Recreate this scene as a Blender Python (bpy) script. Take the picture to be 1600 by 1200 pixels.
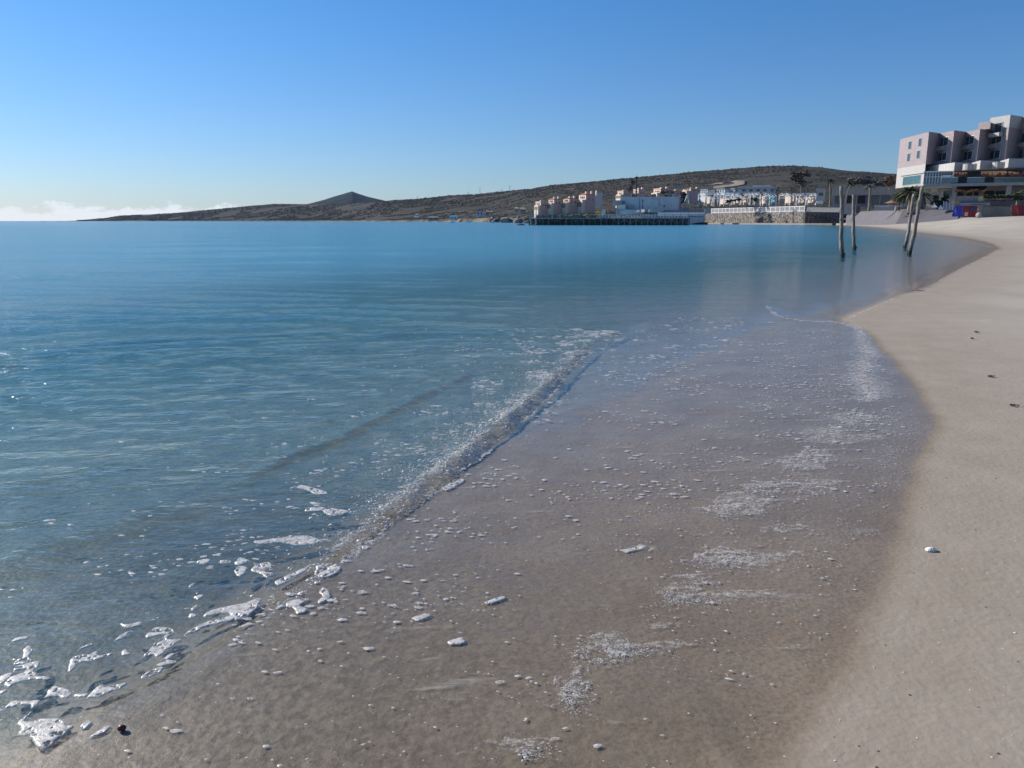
import bpy, bmesh, math, random
import numpy as np
from mathutils import Vector, Matrix
from mathutils.geometry import tessellate_polygon

random.seed(7); rng = np.random.default_rng(7)
R = math.radians
sc = bpy.context.scene
for o in list(bpy.data.objects): bpy.data.objects.remove(o, do_unlink=True)
col = sc.collection

# ------------------------------------------------------------------ camera, sky, sun, exposure
CAMH, FPX, PITCH = 1.65, 1200.0, math.atan2(255.0, 1200.0)
cam_d = bpy.data.cameras.new('camera'); cam = bpy.data.objects.new('camera', cam_d); col.objects.link(cam)
cam.location = (0, 0, CAMH); cam.rotation_euler = (math.pi/2 - PITCH, 0, 0)
cam_d.sensor_width = 36; cam_d.lens = 27; cam_d.clip_start = 0.05; cam_d.clip_end = 40000
sc.camera = cam
SUN_EL, SUN_AZ = R(27), R(-57)          # azimuth measured from +Y towards +X
SKY = dict(strength=0.066, air=1.0, dust=0.2, ozone=2.0)
SUN_STRENGTH = 4.2
EXPOSURE = 0.68
w = bpy.data.worlds.new('World'); sc.world = w; w.use_nodes = True
nt = w.node_tree; nt.nodes.clear()
def wn(t, **k):
    n = nt.nodes.new(t)
    for a, b in k.items(): setattr(n, a, b)
    return n
def wmath(op, a, b=None, clamp=False):
    n = wn('ShaderNodeMath', operation=op, use_clamp=clamp)
    for i, v in enumerate((a, b)):
        if v is None: continue
        if isinstance(v, (int, float)): n.inputs[i].default_value = v
        else: nt.links.new(v, n.inputs[i])
    return n.outputs[0]
out = wn('ShaderNodeOutputWorld'); bg = wn('ShaderNodeBackground')
sky = wn('ShaderNodeTexSky', sky_type='NISHITA', sun_disc=False)
sky.sun_elevation = SUN_EL; sky.sun_rotation = SUN_AZ
sky.air_density = SKY['air']; sky.dust_density = SKY['dust']; sky.ozone_density = SKY['ozone']; sky.altitude = 0
tc = wn('ShaderNodeTexCoord'); sep = wn('ShaderNodeSeparateXYZ'); nt.links.new(tc.outputs['Generated'], sep.inputs[0])
elev = wmath('MULTIPLY', wmath('ARCSINE', sep.outputs[2]), 180/math.pi)
# the clear winter air deepens the blue with height: the same all the way round
hs = wn('ShaderNodeMapRange', clamp=True); nt.links.new(elev, hs.inputs[0])
hs.inputs[1].default_value = 0; hs.inputs[2].default_value = 16; hs.inputs[3].default_value = 0; hs.inputs[4].default_value = 1
tint = wn('ShaderNodeMix', data_type='RGBA', blend_type='MIX')
nt.links.new(hs.outputs[0], tint.inputs[0])
tint.inputs[6].default_value = (0.57, 0.69, 0.98, 1); tint.inputs[7].default_value = (0.35, 0.76, 1.18, 1)
mul = wn('ShaderNodeMix', data_type='RGBA', blend_type='MULTIPLY'); mul.inputs[0].default_value = 1
nt.links.new(sky.outputs[0], mul.inputs[6]); nt.links.new(tint.outputs[2], mul.inputs[7])
# a low bank of white cloud resting on the sea horizon
az = wmath('MULTIPLY', wmath('ARCTAN2', sep.outputs[0], sep.outputs[1]), 180/math.pi)
cmb = wn('ShaderNodeCombineXYZ'); nt.links.new(wmath('MULTIPLY', az, 0.62), cmb.inputs[0]); nt.links.new(wmath('MULTIPLY', elev, 1.1), cmb.inputs[1])
cn = wn('ShaderNodeTexNoise'); nt.links.new(cmb.outputs[0], cn.inputs['Vector']); cn.inputs['Scale'].default_value = 1.0
cn.inputs['Detail'].default_value = 6; cn.inputs['Roughness'].default_value = 0.62
cmb2 = wn('ShaderNodeCombineXYZ'); nt.links.new(wmath('MULTIPLY', az, 0.13), cmb2.inputs[0])
cn2 = wn('ShaderNodeTexNoise'); nt.links.new(cmb2.outputs[0], cn2.inputs['Vector']); cn2.inputs['Scale'].default_value = 1.0; cn2.inputs['Detail'].default_value = 3
top = wmath('MULTIPLY_ADD', cn.outputs[0], 3.0); nt.nodes[-1].inputs[2].default_value = -1.02
top = wmath('ADD', top, wmath('MULTIPLY', cn2.outputs[0], 0.9))
cm = wn('ShaderNodeMapRange', clamp=True, interpolation_type='SMOOTHSTEP'); nt.links.new(wmath('SUBTRACT', top, elev), cm.inputs[0])
cm.inputs[1].default_value = -0.05; cm.inputs[2].default_value = 0.35; cm.inputs[3].default_value = 0; cm.inputs[4].default_value = 0.75
cl = wn('ShaderNodeMix', data_type='RGBA'); nt.links.new(cm.outputs[0], cl.inputs[0]); nt.links.new(mul.outputs[2], cl.inputs[6])
cl.inputs[7].default_value = (9.3, 9.5, 9.9, 1)
nt.links.new(cl.outputs[2], bg.inputs[0]); bg.inputs[1].default_value = SKY['strength']
nt.links.new(bg.outputs[0], out.inputs[0])
sun_d = bpy.data.lights.new('sun', 'SUN'); sun = bpy.data.objects.new('sun', sun_d); col.objects.link(sun)
sun_d.energy = SUN_STRENGTH; sun_d.angle = R(0.53); sun_d.color = (1.0, 0.92, 0.82)
sdir = Vector((math.sin(SUN_AZ)*math.cos(SUN_EL), math.cos(SUN_AZ)*math.cos(SUN_EL), math.sin(SUN_EL)))
sun.rotation_euler = sdir.to_track_quat('Z', 'Y').to_euler()
sc.view_settings.view_transform = 'Standard'; sc.view_settings.look = 'None'
sc.view_settings.exposure = EXPOSURE; sc.view_settings.gamma = 1; sc.view_settings.use_curve_mapping = False
sc.render.engine = 'CYCLES'; sc.cycles.use_denoising = True
sc.cycles.transparent_max_bounces = 12; sc.cycles.max_bounces = 6

# ------------------------------------------------------------------ pixel helpers (survey of the photograph; 1600 x 1200)
CP, SP = math.cos(PITCH), math.sin(PITCH)
def ray(px, py):
    a, b = px-800.0, 600.0-py
    return Vector((a, FPX*CP + b*SP, -FPX*SP + b*CP))
def on_level(px, py, z=0.0):
    d = ray(px, py); t = (z-CAMH)/d.z
    return (d.x*t, d.y*t)
def at(px, py, dist):
    d = ray(px, py); h = math.hypot(d.x, d.y)
    return Vector((d.x/h*dist, d.y/h*dist, CAMH + d.z/h*dist))
def bearing(px, py=345): d = ray(px, py); return math.atan2(d.x, d.y)

# ------------------------------------------------------------------ objects
def tag(o, label, cat=None, group=None, kind=None):
    o['label'] = label
    if cat: o['category'] = cat
    if group: o['group'] = group
    if kind: o['kind'] = kind
    return o
def empty(name, loc, rz, label, cat, group=None):
    o = bpy.data.objects.new(name, None); col.objects.link(o); o.location = loc; o.rotation_euler = (0, 0, rz); o.empty_display_size = 0.5
    return tag(o, label, cat, group)
def link(name, me, parent=None, mat=None):
    if mat is not None and not me.materials: me.materials.append(mat)
    o = bpy.data.objects.new(name, me); col.objects.link(o)
    if parent is not None: o.parent = parent
    return o
def np_mesh(name, V, F, smooth=True):
    me = bpy.data.meshes.new(name)
    V = np.asarray(V, dtype=np.float32); F = np.asarray(F, dtype=np.int32); k = F.shape[1]
    me.vertices.add(len(V)); me.vertices.foreach_set('co', V.ravel())
    me.loops.add(F.size); me.loops.foreach_set('vertex_index', F.ravel())
    me.polygons.add(len(F)); me.polygons.foreach_set('loop_start', np.arange(0, F.size, k, dtype=np.int32))
    try: me.polygons.foreach_set('loop_total', np.full(len(F), k, dtype=np.int32))
    except Exception: pass
    me.polygons.foreach_set('use_smooth', np.full(len(F), smooth, dtype=bool))
    me.update(calc_edges=True); me.validate(verbose=False)
    return me
def attr(me, name, v):
    a = me.attributes.new(name, 'FLOAT', 'POINT'); a.data.foreach_set('value', np.asarray(v, dtype=np.float32))

class MB:
    """collects boxes, tubes, prisms into one mesh"""
    def __init__(s): s.v = []; s.f = []
    def add(s, V, F):
        n = len(s.v); s.v += [tuple(p) for p in V]; s.f += [tuple(i+n for i in f) for f in F]; return s
    def box(s, x0, x1, y0, y1, z0, z1, M=None):
        V = [Vector(p) for p in ((x0,y0,z0),(x1,y0,z0),(x1,y1,z0),(x0,y1,z0),(x0,y0,z1),(x1,y0,z1),(x1,y1,z1),(x0,y1,z1))]
        if M is not None: V = [M @ p for p in V]
        return s.add(V, [(0,3,2,1),(4,5,6,7),(0,1,5,4),(1,2,6,5),(2,3,7,6),(3,0,4,7)])
    def tube(s, pts, rad, n=8, cap=True):
        pts = [Vector(p) for p in pts]; V = []; F = []
        for i, p in enumerate(pts):
            d = (pts[min(i+1, len(pts)-1)] - pts[max(i-1, 0)]).normalized()
            a = d.cross(Vector((0, 1, 0.013))).normalized(); b = d.cross(a)
            r = rad[i] if hasattr(rad, '__len__') else rad
            V += [p + (a*math.cos(2*math.pi*k/n) + b*math.sin(2*math.pi*k/n))*r for k in range(n)]
        for i in range(len(pts)-1):
            for k in range(n): F.append((i*n+k, i*n+(k+1) % n, (i+1)*n+(k+1) % n, (i+1)*n+k))
        if cap: F.append(tuple(range(n))[::-1]); F.append(tuple((len(pts)-1)*n+k for k in range(n)))
        return s.add(V, F)
    def prism(s, poly, z0, z1):
        n = len(poly)
        V = [Vector((p[0], p[1], z0)) for p in poly] + [Vector((p[0], p[1], z1)) for p in poly]
        F = [(i, (i+1) % n, n+(i+1) % n, n+i) for i in range(n)]
        T = tessellate_polygon([[Vector((p[0], p[1], 0)) for p in poly]])
        F += [tuple(n+i for i in t) for t in T] + [tuple(t[::-1]) for t in T]
        return s.add(V, F)
    def hip(s, x0, x1, y0, y1, z0, z1, ridge=0.5):
        rx = (x1-x0)*ridge/2; cx, cy = (x0+x1)/2, (y0+y1)/2
        V = [(x0,y0,z0),(x1,y0,z0),(x1,y1,z0),(x0,y1,z0),(cx-rx,cy,z1),(cx+rx,cy,z1)]
        return s.add(V, [(0,3,2,1),(0,1,5,4),(1,2,5),(2,3,4,5),(3,0,4)])
    def blob(s, c, r, n=8, m=5, jit=0.12, rr=random):
        V = [(c[0], c[1], c[2]-r[2])]; F = []
        for i in range(1, m):
            t = math.pi*i/m
            for k in range(n):
                a = 2*math.pi*k/n; j = 1+rr.uniform(-jit, jit)
                V.append((c[0]+r[0]*math.sin(t)*math.cos(a)*j, c[1]+r[1]*math.sin(t)*math.sin(a)*j, c[2]-r[2]*math.cos(t)*j))
        V.append((c[0], c[1], c[2]+r[2])); L = len(V)-1
        for k in range(n): F.append((0, 1+(k+1) % n, 1+k)); F.append((L, 1+(m-2)*n+k, 1+(m-2)*n+(k+1) % n))
        for i in range(m-2):
            for k in range(n): F.append((1+i*n+k, 1+i*n+(k+1) % n, 1+(i+1)*n+(k+1) % n, 1+(i+1)*n+k))
        return s.add(V, F)
    def mesh(s, name, smooth=False):
        me = bpy.data.meshes.new(name); me.from_pydata([tuple(p) for p in s.v], [], s.f)
        bm = bmesh.new(); bm.from_mesh(me); bmesh.ops.recalc_face_normals(bm, faces=bm.faces); bm.to_mesh(me); bm.free()
        if smooth: me.polygons.foreach_set('use_smooth', np.ones(len(me.polygons), dtype=bool))
        return me
    def build(s, name, mat, parent=None, smooth=False):
        return link(name, s.mesh(name, smooth), parent, mat)

# ------------------------------------------------------------------ materials
MATS = {}
class NT:
    def __init__(s, name):
        s.m = bpy.data.materials.new(name); s.m.use_nodes = True; s.t = s.m.node_tree; s.t.nodes.clear()
        s.out = s.n('ShaderNodeOutputMaterial')
    def n(s, t, **k):
        x = s.t.nodes.new(t)
        for a, b in k.items(): setattr(x, a, b)
        return x
    def l(s, a, b): s.t.links.new(a, b)
    def set(s, sock, v):
        if isinstance(v, (int, float)): sock.default_value = v
        elif isinstance(v, tuple): sock.default_value = v if len(v) == len(sock.default_value) else (*v, 1)
        else: s.l(v, sock)
    def math(s, op, a, b=None, c=None, clamp=False):
        x = s.n('ShaderNodeMath', operation=op, use_clamp=clamp)
        for i, v in enumerate((a, b, c)):
            if v is not None: s.set(x.inputs[i], v)
        return x.outputs[0]
    def mix(s, f, a, b, blend='MIX'):
        x = s.n('ShaderNodeMix', data_type='RGBA', blend_type=blend); s.set(x.inputs[0], f); s.set(x.inputs[6], a); s.set(x.inputs[7], b); return x.outputs[2]
    def rng(s, v, a, b, c=0.0, d=1.0, smooth=False):
        x = s.n('ShaderNodeMapRange', clamp=True)
        if smooth: x.interpolation_type = 'SMOOTHSTEP'
        s.set(x.inputs[0], v)
        for i, q in enumerate((a, b, c, d)): s.set(x.inputs[i+1], q)
        return x.outputs[0]
    def noise(s, vec, scale, detail=3.0, rough=0.55, out=0, dist=0.0):
        x = s.n('ShaderNodeTexNoise'); s.l(vec, x.inputs['Vector']); x.inputs['Scale'].default_value = scale
        x.inputs['Detail'].default_value = detail; x.inputs['Roughness'].default_value = rough; x.inputs['Distortion'].default_value = dist
        return x.outputs[out]
    def pos(s, scale=(1, 1, 1), rz=0.0):
        g = s.n('ShaderNodeNewGeometry'); m = s.n('ShaderNodeMapping'); s.l(g.outputs['Position'], m.inputs[0])
        m.inputs['Rotation'].default_value = (0, 0, rz); m.inputs['Scale'].default_value = scale; return m.outputs[0]
    def attr(s, name):
        x = s.n('ShaderNodeAttribute', attribute_name=name); return x.outputs['Fac']
def simple(name, c, rough=0.8, var=0.12, scale=1.2, c2=None, spec=0.3, metallic=0.0, bump=0.0, bscale=20):
    if name in MATS: return MATS[name]
    t = NT(name); b = t.n('ShaderNodeBsdfPrincipled'); t.l(b.outputs[0], t.out.inputs[0])
    p = t.pos(); f = t.noise(p, scale, 5, 0.6)
    c2 = c2 or tuple(max(0, x*(1-2.2*var)) for x in c)
    hi = tuple(min(1, x*(1+var)) for x in c)
    t.set(b.inputs['Base Color'], t.mix(t.rng(f, 0.3, 0.72), c2, hi))
    b.inputs['Roughness'].default_value = rough; b.inputs['Specular IOR Level'].default_value = spec; b.inputs['Metallic'].default_value = metallic
    if bump:
        bp = t.n('ShaderNodeBump'); bp.inputs['Strength'].default_value = bump; bp.inputs['Distance'].default_value = 0.02
        t.l(t.noise(p, bscale, 4), bp.inputs['Height']); t.l(bp.outputs[0], b.inputs['Normal'])
    MATS[name] = t.m; return t.m
M = {
 'white': simple('white_plaster', (0.38, 0.372, 0.362), var=0.06),
 'pink': simple('pink_plaster', (0.30, 0.25, 0.255), var=0.08),
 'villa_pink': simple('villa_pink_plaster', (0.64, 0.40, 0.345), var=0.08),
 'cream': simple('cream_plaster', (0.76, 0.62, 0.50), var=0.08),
 'roof_red': simple('red_roof_tile', (0.32, 0.11, 0.09), var=0.2),
 'grey_wall': simple('grey_render', (0.60, 0.60, 0.60), var=0.08, scale=.25),
 'beige_wall': simple('beige_render', (0.36, 0.33, 0.29), var=0.08),
 'concrete': simple('concrete', (0.36, 0.36, 0.36), var=0.12, scale=.6),
 'paving': simple('paving_stone', (0.13, 0.122, 0.134), var=0.1, scale=.4),
 'stone': simple('wall_stone', (0.30, 0.275, 0.25), var=0.45, scale=1.1),
 'mortar': simple('wall_mortar', (0.12, 0.11, 0.105), var=0.2),
 'dark': simple('dark_opening', (0.03, 0.032, 0.036), rough=0.5),
 'glass': simple('window_glass', (0.03, 0.055, 0.07), rough=0.08, spec=0.8, var=0.2),
 'teal_glass': simple('teal_glass', (0.035, 0.10, 0.12), rough=0.08, spec=0.8, var=0.2),
 'balustrade': simple('balustrade_glass', (0.10, 0.16, 0.20), rough=0.1, spec=0.7, var=0.1),
 'thatch': simple('brown_thatch', (0.20, 0.105, 0.06), var=0.3, scale=3, bump=.6),
 'hedge': simple('hedge_leaf', (0.085, 0.10, 0.035), var=0.35, scale=3),
 'palm': simple('palm_leaf', (0.085, 0.095, 0.035), var=0.35, scale=2),
 'palm_dry': simple('dry_palm_leaf', (0.17, 0.13, 0.075), var=0.3, scale=2),
 'palm_dark': simple('dark_palm_leaf', (0.045, 0.055, 0.03), var=0.3, scale=2),
 'bush_dark': simple('dark_bush_leaf', (0.022, 0.032, 0.024), var=0.35, scale=3),
 'russet': simple('russet_twigs', (0.165, 0.11, 0.082), var=0.25, scale=.5),
 'greytwig': simple('grey_twigs', (0.16, 0.135, 0.115), var=0.25, scale=.8),
 'bark': simple('palm_bark', (0.22, 0.18, 0.145), var=0.3, scale=2),
 'metal_white': simple('white_painted_metal', (0.78, 0.78, 0.77), rough=0.5, var=0.03),
 'metal_grey': simple('grey_metal', (0.25, 0.27, 0.28), rough=0.5),
 'pier_wood': simple('pier_wood', (0.30, 0.33, 0.31), var=0.25, scale=1.5),
 'pier_green': simple('algae_wood', (0.13, 0.17, 0.145), var=0.3, scale=1.5),
 'blue_tarp': simple('blue_tarpaulin', (0.03, 0.05, 0.36), rough=0.5, var=0.12, scale=.7),
 'red_tarp': simple('red_tarpaulin', (0.23, 0.03, 0.035), rough=0.55, var=0.2, scale=.7),
 'navy_tarp': simple('navy_tarpaulin', (0.05, 0.045, 0.10), rough=0.55, var=0.15, scale=.7),
 'grey_tarp': simple('grey_tarpaulin', (0.15, 0.155, 0.14), rough=0.6, var=0.15, scale=.5),
 'tan': simple('tan_canvas', (0.30, 0.26, 0.21), var=0.1),
 'orange': simple('ochre_canvas', (0.34, 0.19, 0.08), var=0.15),
 'yellow': simple('pale_yellow_panel', (0.66, 0.60, 0.28), var=0.06),
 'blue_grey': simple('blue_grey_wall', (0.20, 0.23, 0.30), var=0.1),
 'teal_roof': simple('teal_sheet_roof', (0.14, 0.34, 0.40), var=0.1),
 'rock': simple('shore_rock', (0.24, 0.21, 0.175), var=0.4, scale=.12),
 'dark_rock': simple('wet_rock', (0.06, 0.055, 0.05), var=0.3, scale=.5),
 'rust': simple('brown_black_steel', (0.035, 0.024, 0.02), var=0.2),
 'shell': simple('shell_white', (0.75, 0.72, 0.66), var=0.1, scale=40),
 'twig': simple('dry_seaweed', (0.05, 0.042, 0.036), var=0.3, scale=40),
 'redstone': simple('red_brown_stone', (0.10, 0.035, 0.025), rough=0.3, var=0.3, scale=30),
 'pebble': simple('grey_pebble', (0.16, 0.145, 0.13), var=0.3, scale=30),
}

# ------------------------------------------------------------------ the lie of the shore
def catmull(P, per=6):
    P = [np.array(p, float) for p in P]; outp = []
    for i in range(len(P)-1):
        p0 = P[max(i-1, 0)]; p1 = P[i]; p2 = P[i+1]; p3 = P[min(i+2, len(P)-1)]
        for k in range(per):
            t = k/per
            outp.append(0.5*((2*p1) + (-p0+p2)*t + (2*p0-5*p1+4*p2-p3)*t*t + (-p0+3*p1-3*p2+p3)*t**3))
    outp.append(P[-1]); return np.array(outp)
def lift(pl): return [(*on_level(px, py, z), z) for px, py, z in pl]
edge_px = [(1150,1290,.10),(1195,1200,.10),(1262,1090,.10),(1325,1000,.10),(1375,925,.10),(1398,850,.10),(1422,770,.10),(1442,700,.10),(1458,650,.10),
           (1424,600,.095),(1392,560,.085),(1357,522,.06),(1330,506,.045),(1311,499,.03),(1342,484,.015),(1400,462,.01),(1445,450,.01),(1485,428,.01),
           (1530,405,.01),(1553,393,.01),(1560,386,.01),(1540,377.5,.01),(1500,370,.01),(1440,363,.01),(1385,356.5,.01),(1335,352.8,.01)]
far_edge = [(1290,350.6,.01),(1255,349.8,.01),(1180,349.6,.01),(1100,349.8,.01)]
E = catmull([(1.3,-40,.1),(1.2,-12,.1),(1.0,-2,.1)] + lift(edge_px) + lift(far_edge), 5)
def polar(px, r, z=.01): b = bearing(px); return (r*math.sin(b), r*math.cos(b), z)
E = np.vstack([E, [polar(1085, 400), polar(1075, 520), polar(900, 560), polar(860,560), polar(840, 700)]])
LAND = np.vstack([E[:, :2], [polar(840, 1200)[:2], (3000, 1500), (3000, -2000), (1.5, -2000)]])

def dist_poly(x, y, poly, extra=None):
    """distance to a polyline, signed by the nearest segment (left of travel +), arc position 0-1, interpolated extra"""
    best = np.full(x.shape, 1e18); side = np.zeros(x.shape); arc = np.zeros(x.shape); ex = np.zeros(x.shape)
    L = np.hypot(np.diff(poly[:, 0]), np.diff(poly[:, 1])); S = np.concatenate([[0], np.cumsum(L)]); T = S[-1]
    for i in range(len(poly)-1):
        ax, ay = poly[i, 0], poly[i, 1]; dx, dy = poly[i+1, 0]-ax, poly[i+1, 1]-ay; l2 = dx*dx+dy*dy+1e-12
        t = np.clip(((x-ax)*dx+(y-ay)*dy)/l2, 0, 1); qx = x-ax-t*dx; qy = y-ay-t*dy; d2 = qx*qx+qy*qy
        m = d2 < best
        best = np.where(m, d2, best); side = np.where(m, np.sign(dx*(y-ay)-dy*(x-ax)), side); arc = np.where(m, (S[i]+t*L[i])/T, arc)
        if extra is not None: ex = np.where(m, extra[i]*(1-t)+extra[i+1]*t, ex)
    return np.sqrt(best), side, arc, ex
def inside(x, y, poly):
    c = np.zeros(x.shape, bool); n = len(poly); j = n-1
    for i in range(n):
        xi, yi = poly[i]; xj, yj = poly[j]
        c ^= ((yi > y) != (yj > y)) & (x < (xj-xi)*(y-yi)/((yj-yi) if yj != yi else 1e-12)+xi); j = i
    return c
# value noise for geometry
_perm = rng.random((256, 256))
def vnoise(x, y):
    xi = np.floor(x).astype(int); yi = np.floor(y).astype(int); fx = x-xi; fy = y-yi
    fx = fx*fx*(3-2*fx); fy = fy*fy*(3-2*fy); g = lambda a, b: _perm[a % 256, b % 256]
    return (g(xi,yi)*(1-fx)+g(xi+1,yi)*fx)*(1-fy) + (g(xi,yi+1)*(1-fx)+g(xi+1,yi+1)*fx)*fy
def fbm(x, y, o=4):
    s = 0; a = .5
    for i in range(o): s = s + a*vnoise(x*2**i+17.3*i, y*2**i+5.1*i); a *= .5
    return s
def sstep(a, b, x): t = np.clip((x-a)/(b-a), 0, 1); return t*t*(3-2*t)

WAVES = []   # front line pixels, amplitude, front width, back decay
def wave(pl, A, front, back, fade=(0.12, 0.15)):
    WAVES.append((catmull([(*on_level(px, py, 0.0), 0) for px, py in pl], 5), A, front, back, fade))
wave([(-260,1420),(0,1262),(150,1165),(218,1118),(330,1056),(440,972),(545,888),(640,800),(722,737),(802,672),(872,606),(925,549),(978,519),(1045,499)], .060, .13, .55, (.06, .14))
wave([(330,792),(400,758),(470,722),(540,695),(600,665),(660,632),(720,602),(790,568)], .038, .11, .40, (.25, .25))
wave([(1190,466),(1203,480),(1230,492),(1262,499),(1290,501)], .030, .10, .35, (.1, .3))
wave([(-200,985),(0,935),(150,880),(300,822),(420,775)], .030, .35, .8, (.1, .3))
wave([(-300,860),(0,800),(200,752),(420,690),(560,640)], .025, .45, .9, (.1, .3))
wave([(-700,560),(0,520),(300,505),(560,495),(760,480)], .030, 1.3, 2.2, (.1, .4))
wave([(-700,445),(100,436),(500,432),(900,425)], .03, 2.5, 4, (.1, .4))
def edge_d(x, y):
    d, _, _, e = dist_poly(x, y, E, E[:, 2]); s = np.where(inside(x, y, LAND), 1.0, -1.0)
    wob = (fbm(x*1.7, y*1.7)-.47)*.16 + (fbm(x*6, y*6)-.47)*.035
    return d*s + wob*np.clip(1-np.hypot(x, y)/40, 0, 1), e
def sand_z(x, y, d, e):
    land = e + np.where(d < 3, .035*d, .105+.052*(d-3)); land = np.where(d > 16, e+.78+1.15*(1-np.exp(-(d-16)/30.0))+np.maximum(d-70,0)*.006, land)
    land = np.minimum(land, 2.9)
    land = land + sstep(.8, 4, d)*(fbm(x*.8, y*.8)-.47)*.035 + sstep(4, 9, d)*(fbm(x*.35, y*.35)-.47)*.12 + sstep(1.5, 6, d)*(fbm(x*4, y*4)-.47)*.012
    rr0 = np.hypot(x, y); land = land + 1.55*sstep(1, 15, d)*sstep(95, 150, rr0)
    q = np.maximum(-d, 0); sea = e - .040*q - .0010*q*q; sea = np.maximum(sea, -6)
    sea = sea + sstep(.3, 3, q)*(fbm(x*1.5, y*1.5)-.47)*.03
    dd, sd, ar, _ = dist_poly(x, y, WAVES[0][0]); t0 = np.where(sd > 0, dd, 0); sea = sea - (.075*sstep(-.02, .5, t0)+.03*sstep(.5, 2, t0))*(1-sstep(.85, 1, ar))*np.clip(1-rr0/30, 0, 1)
    return np.where(d > 0, land, sea)
comps = []
for i in range(46):
    lam = .22*(14/.22)**(i/45.0); th = R(random.gauss(-84, 24)) ; k = 2*math.pi/lam
    comps.append((lam, k*math.cos(th), k*math.sin(th), random.uniform(0, 6.28), .042/k*(1 if lam < 1.3 else .07)))
def water(x, y, d, zs, spacing):
    depth0 = np.maximum(-zs, 0)
    z = np.zeros(x.shape); wx = x + (fbm(x*.5, y*.5, 2)-.4)*.8; wy = y + (fbm(x*.5+40, y*.5, 2)-.4)*.8
    gust = .8 + .4*fbm(x*.12, y*.12, 3)
    for lam, kx, ky, ph, a in comps:
        z += a*np.sin(kx*wx+ky*wy+ph)*np.clip(lam/spacing/3.0-1.0, 0, 1)
    z *= gust*sstep(.02, .45, depth0)
    foam = np.zeros(x.shape); front = np.full(x.shape, 9.0)
    for n, (pl, A, fr, bk, (f0, f1)) in enumerate(WAVES):
        pl2 = pl.copy(); dd, side, arc, _ = dist_poly(x, y, pl2); t = dd*side
        t = t + (fbm(x*5+n*9, y*5)-.47)*fr*.5
        amp = A*sstep(0, f0, arc)*(1-sstep(1-f1, 1, arc))
        prof = np.where(t < 0, 0, np.where(t < fr, sstep(0, fr, t), np.exp(-(t-fr)/bk)))
        z += amp*prof*(.8+.5*fbm(x*2.2+n*7, y*2.2, 3))
        if n == 0:
            z += amp*prof*(np.interp(arc, [0, .2, .38, .65, 1], [.40, .50, 1, .8, .45])-1)*(.8+.5*fbm(x*2.2+n*7, y*2.2, 3))
            band = np.where((t > -.02), np.exp(-np.maximum(t-.16, 0)/.12), 0)*sstep(2.9, 3.8, y)*(1-sstep(6.5, 10.5, y))
            foam = np.maximum(foam, band*np.clip(.55+1.6*(fbm(x*1.9+3, y*1.9, 3)-.30), .45, 1.1)); front = t
        if n == 2: foam = np.maximum(foam, .5*np.exp(-np.abs(t-.04)/.05)*sstep(0, .1, arc))
    z += foam*(vnoise(x*38, y*38)-.5)*.013 + foam*(vnoise(x*90, y*90)-.5)*.009
    film = np.where(d < 0, .007*np.tanh(-d/.12), -.25*d)
    zf = zs + np.maximum(film, -.06)
    zf = zf + np.where(d < -.15, (fbm(x*9, y*14, 2)-.35)*.004, 0)
    h = np.where(d < .05, np.maximum(z, zf), zf)
    return h, np.maximum(h-zs, 0), foam, front

# polar sheets round the camera's foot (full circle, denser where the water laps near)
def radii(a, b, n): return a*(b/a)**(np.arange(n)/n)
dense = np.radians(np.arange(-41, 41.01, .15))
rest = np.radians(np.concatenate([np.arange(42.5, 180, 4.0), np.arange(-178, -42, 4.0)])); TH = np.sort(np.concatenate([dense, rest]))
RW = np.concatenate([radii(.4, 1.7, 14), radii(1.7, 12, 400), radii(12, 320, 240), radii(320, 9000, 60), [9000]])
def sheet(Rr, T):
    rr, tt = np.meshgrid(Rr, T, indexing='ij'); x = (rr*np.sin(tt)).ravel(); y = (rr*np.cos(tt)).ravel()
    nr, n = len(Rr), len(T); i = np.arange(nr-1)[:, None]*n; k = np.arange(n)[None, :]; k2 = (k+1) % n
    F = np.stack([i+k, i+n+k, i+n+k2, i+k2], -1).reshape(-1, 4)[:, ::-1]
    return x, y, rr.ravel(), F
T2 = np.sort(np.concatenate([dense[::2], rest]))
RS = np.concatenate([radii(.4, 1.7, 10), radii(1.7, 12, 210), radii(12, 480, 170), [480]])
# sand
x, y, rr, F = sheet(RS, T2); d, e = edge_d(x, y); zs = sand_z(x, y, d, e)
hill_cut = sstep(440, 475, rr); zs = zs*(1-hill_cut) - 6*hill_cut
me = np_mesh('beach', np.stack([x, y, zs], 1), F)
dj = d + (fbm(x*1.1, y*1.1)-.47)*.5*np.clip(np.abs(d)/.6, 0, 1)
attr(me, 'wet', 1-sstep(-.06, .12, d)); attr(me, 'damp', 1-sstep(.1, 3.2, dj)); attr(me, 'inland', d); dd_, sd_, ar_, _ = dist_poly(x, y, WAVES[0][0]); tw_ = dd_*sd_; attr(me, 'bed', np.maximum(sstep(-.25, .7, tw_+(fbm(x*2.5, y*2.5)-.47)*.9)*(rr < 40)*(1-sstep(.8, 1, ar_)), sstep(1.5, 5, -d)))
beach = link('beach', me); tag(beach, 'sandy beach curving round the bay, wet brown at the water and paler inland', 'beach', kind='structure')
# the hole under the camera
mb = MB(); mb.tube([(0,0,-.3),(0,0,.02)], .55, 16); 
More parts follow.
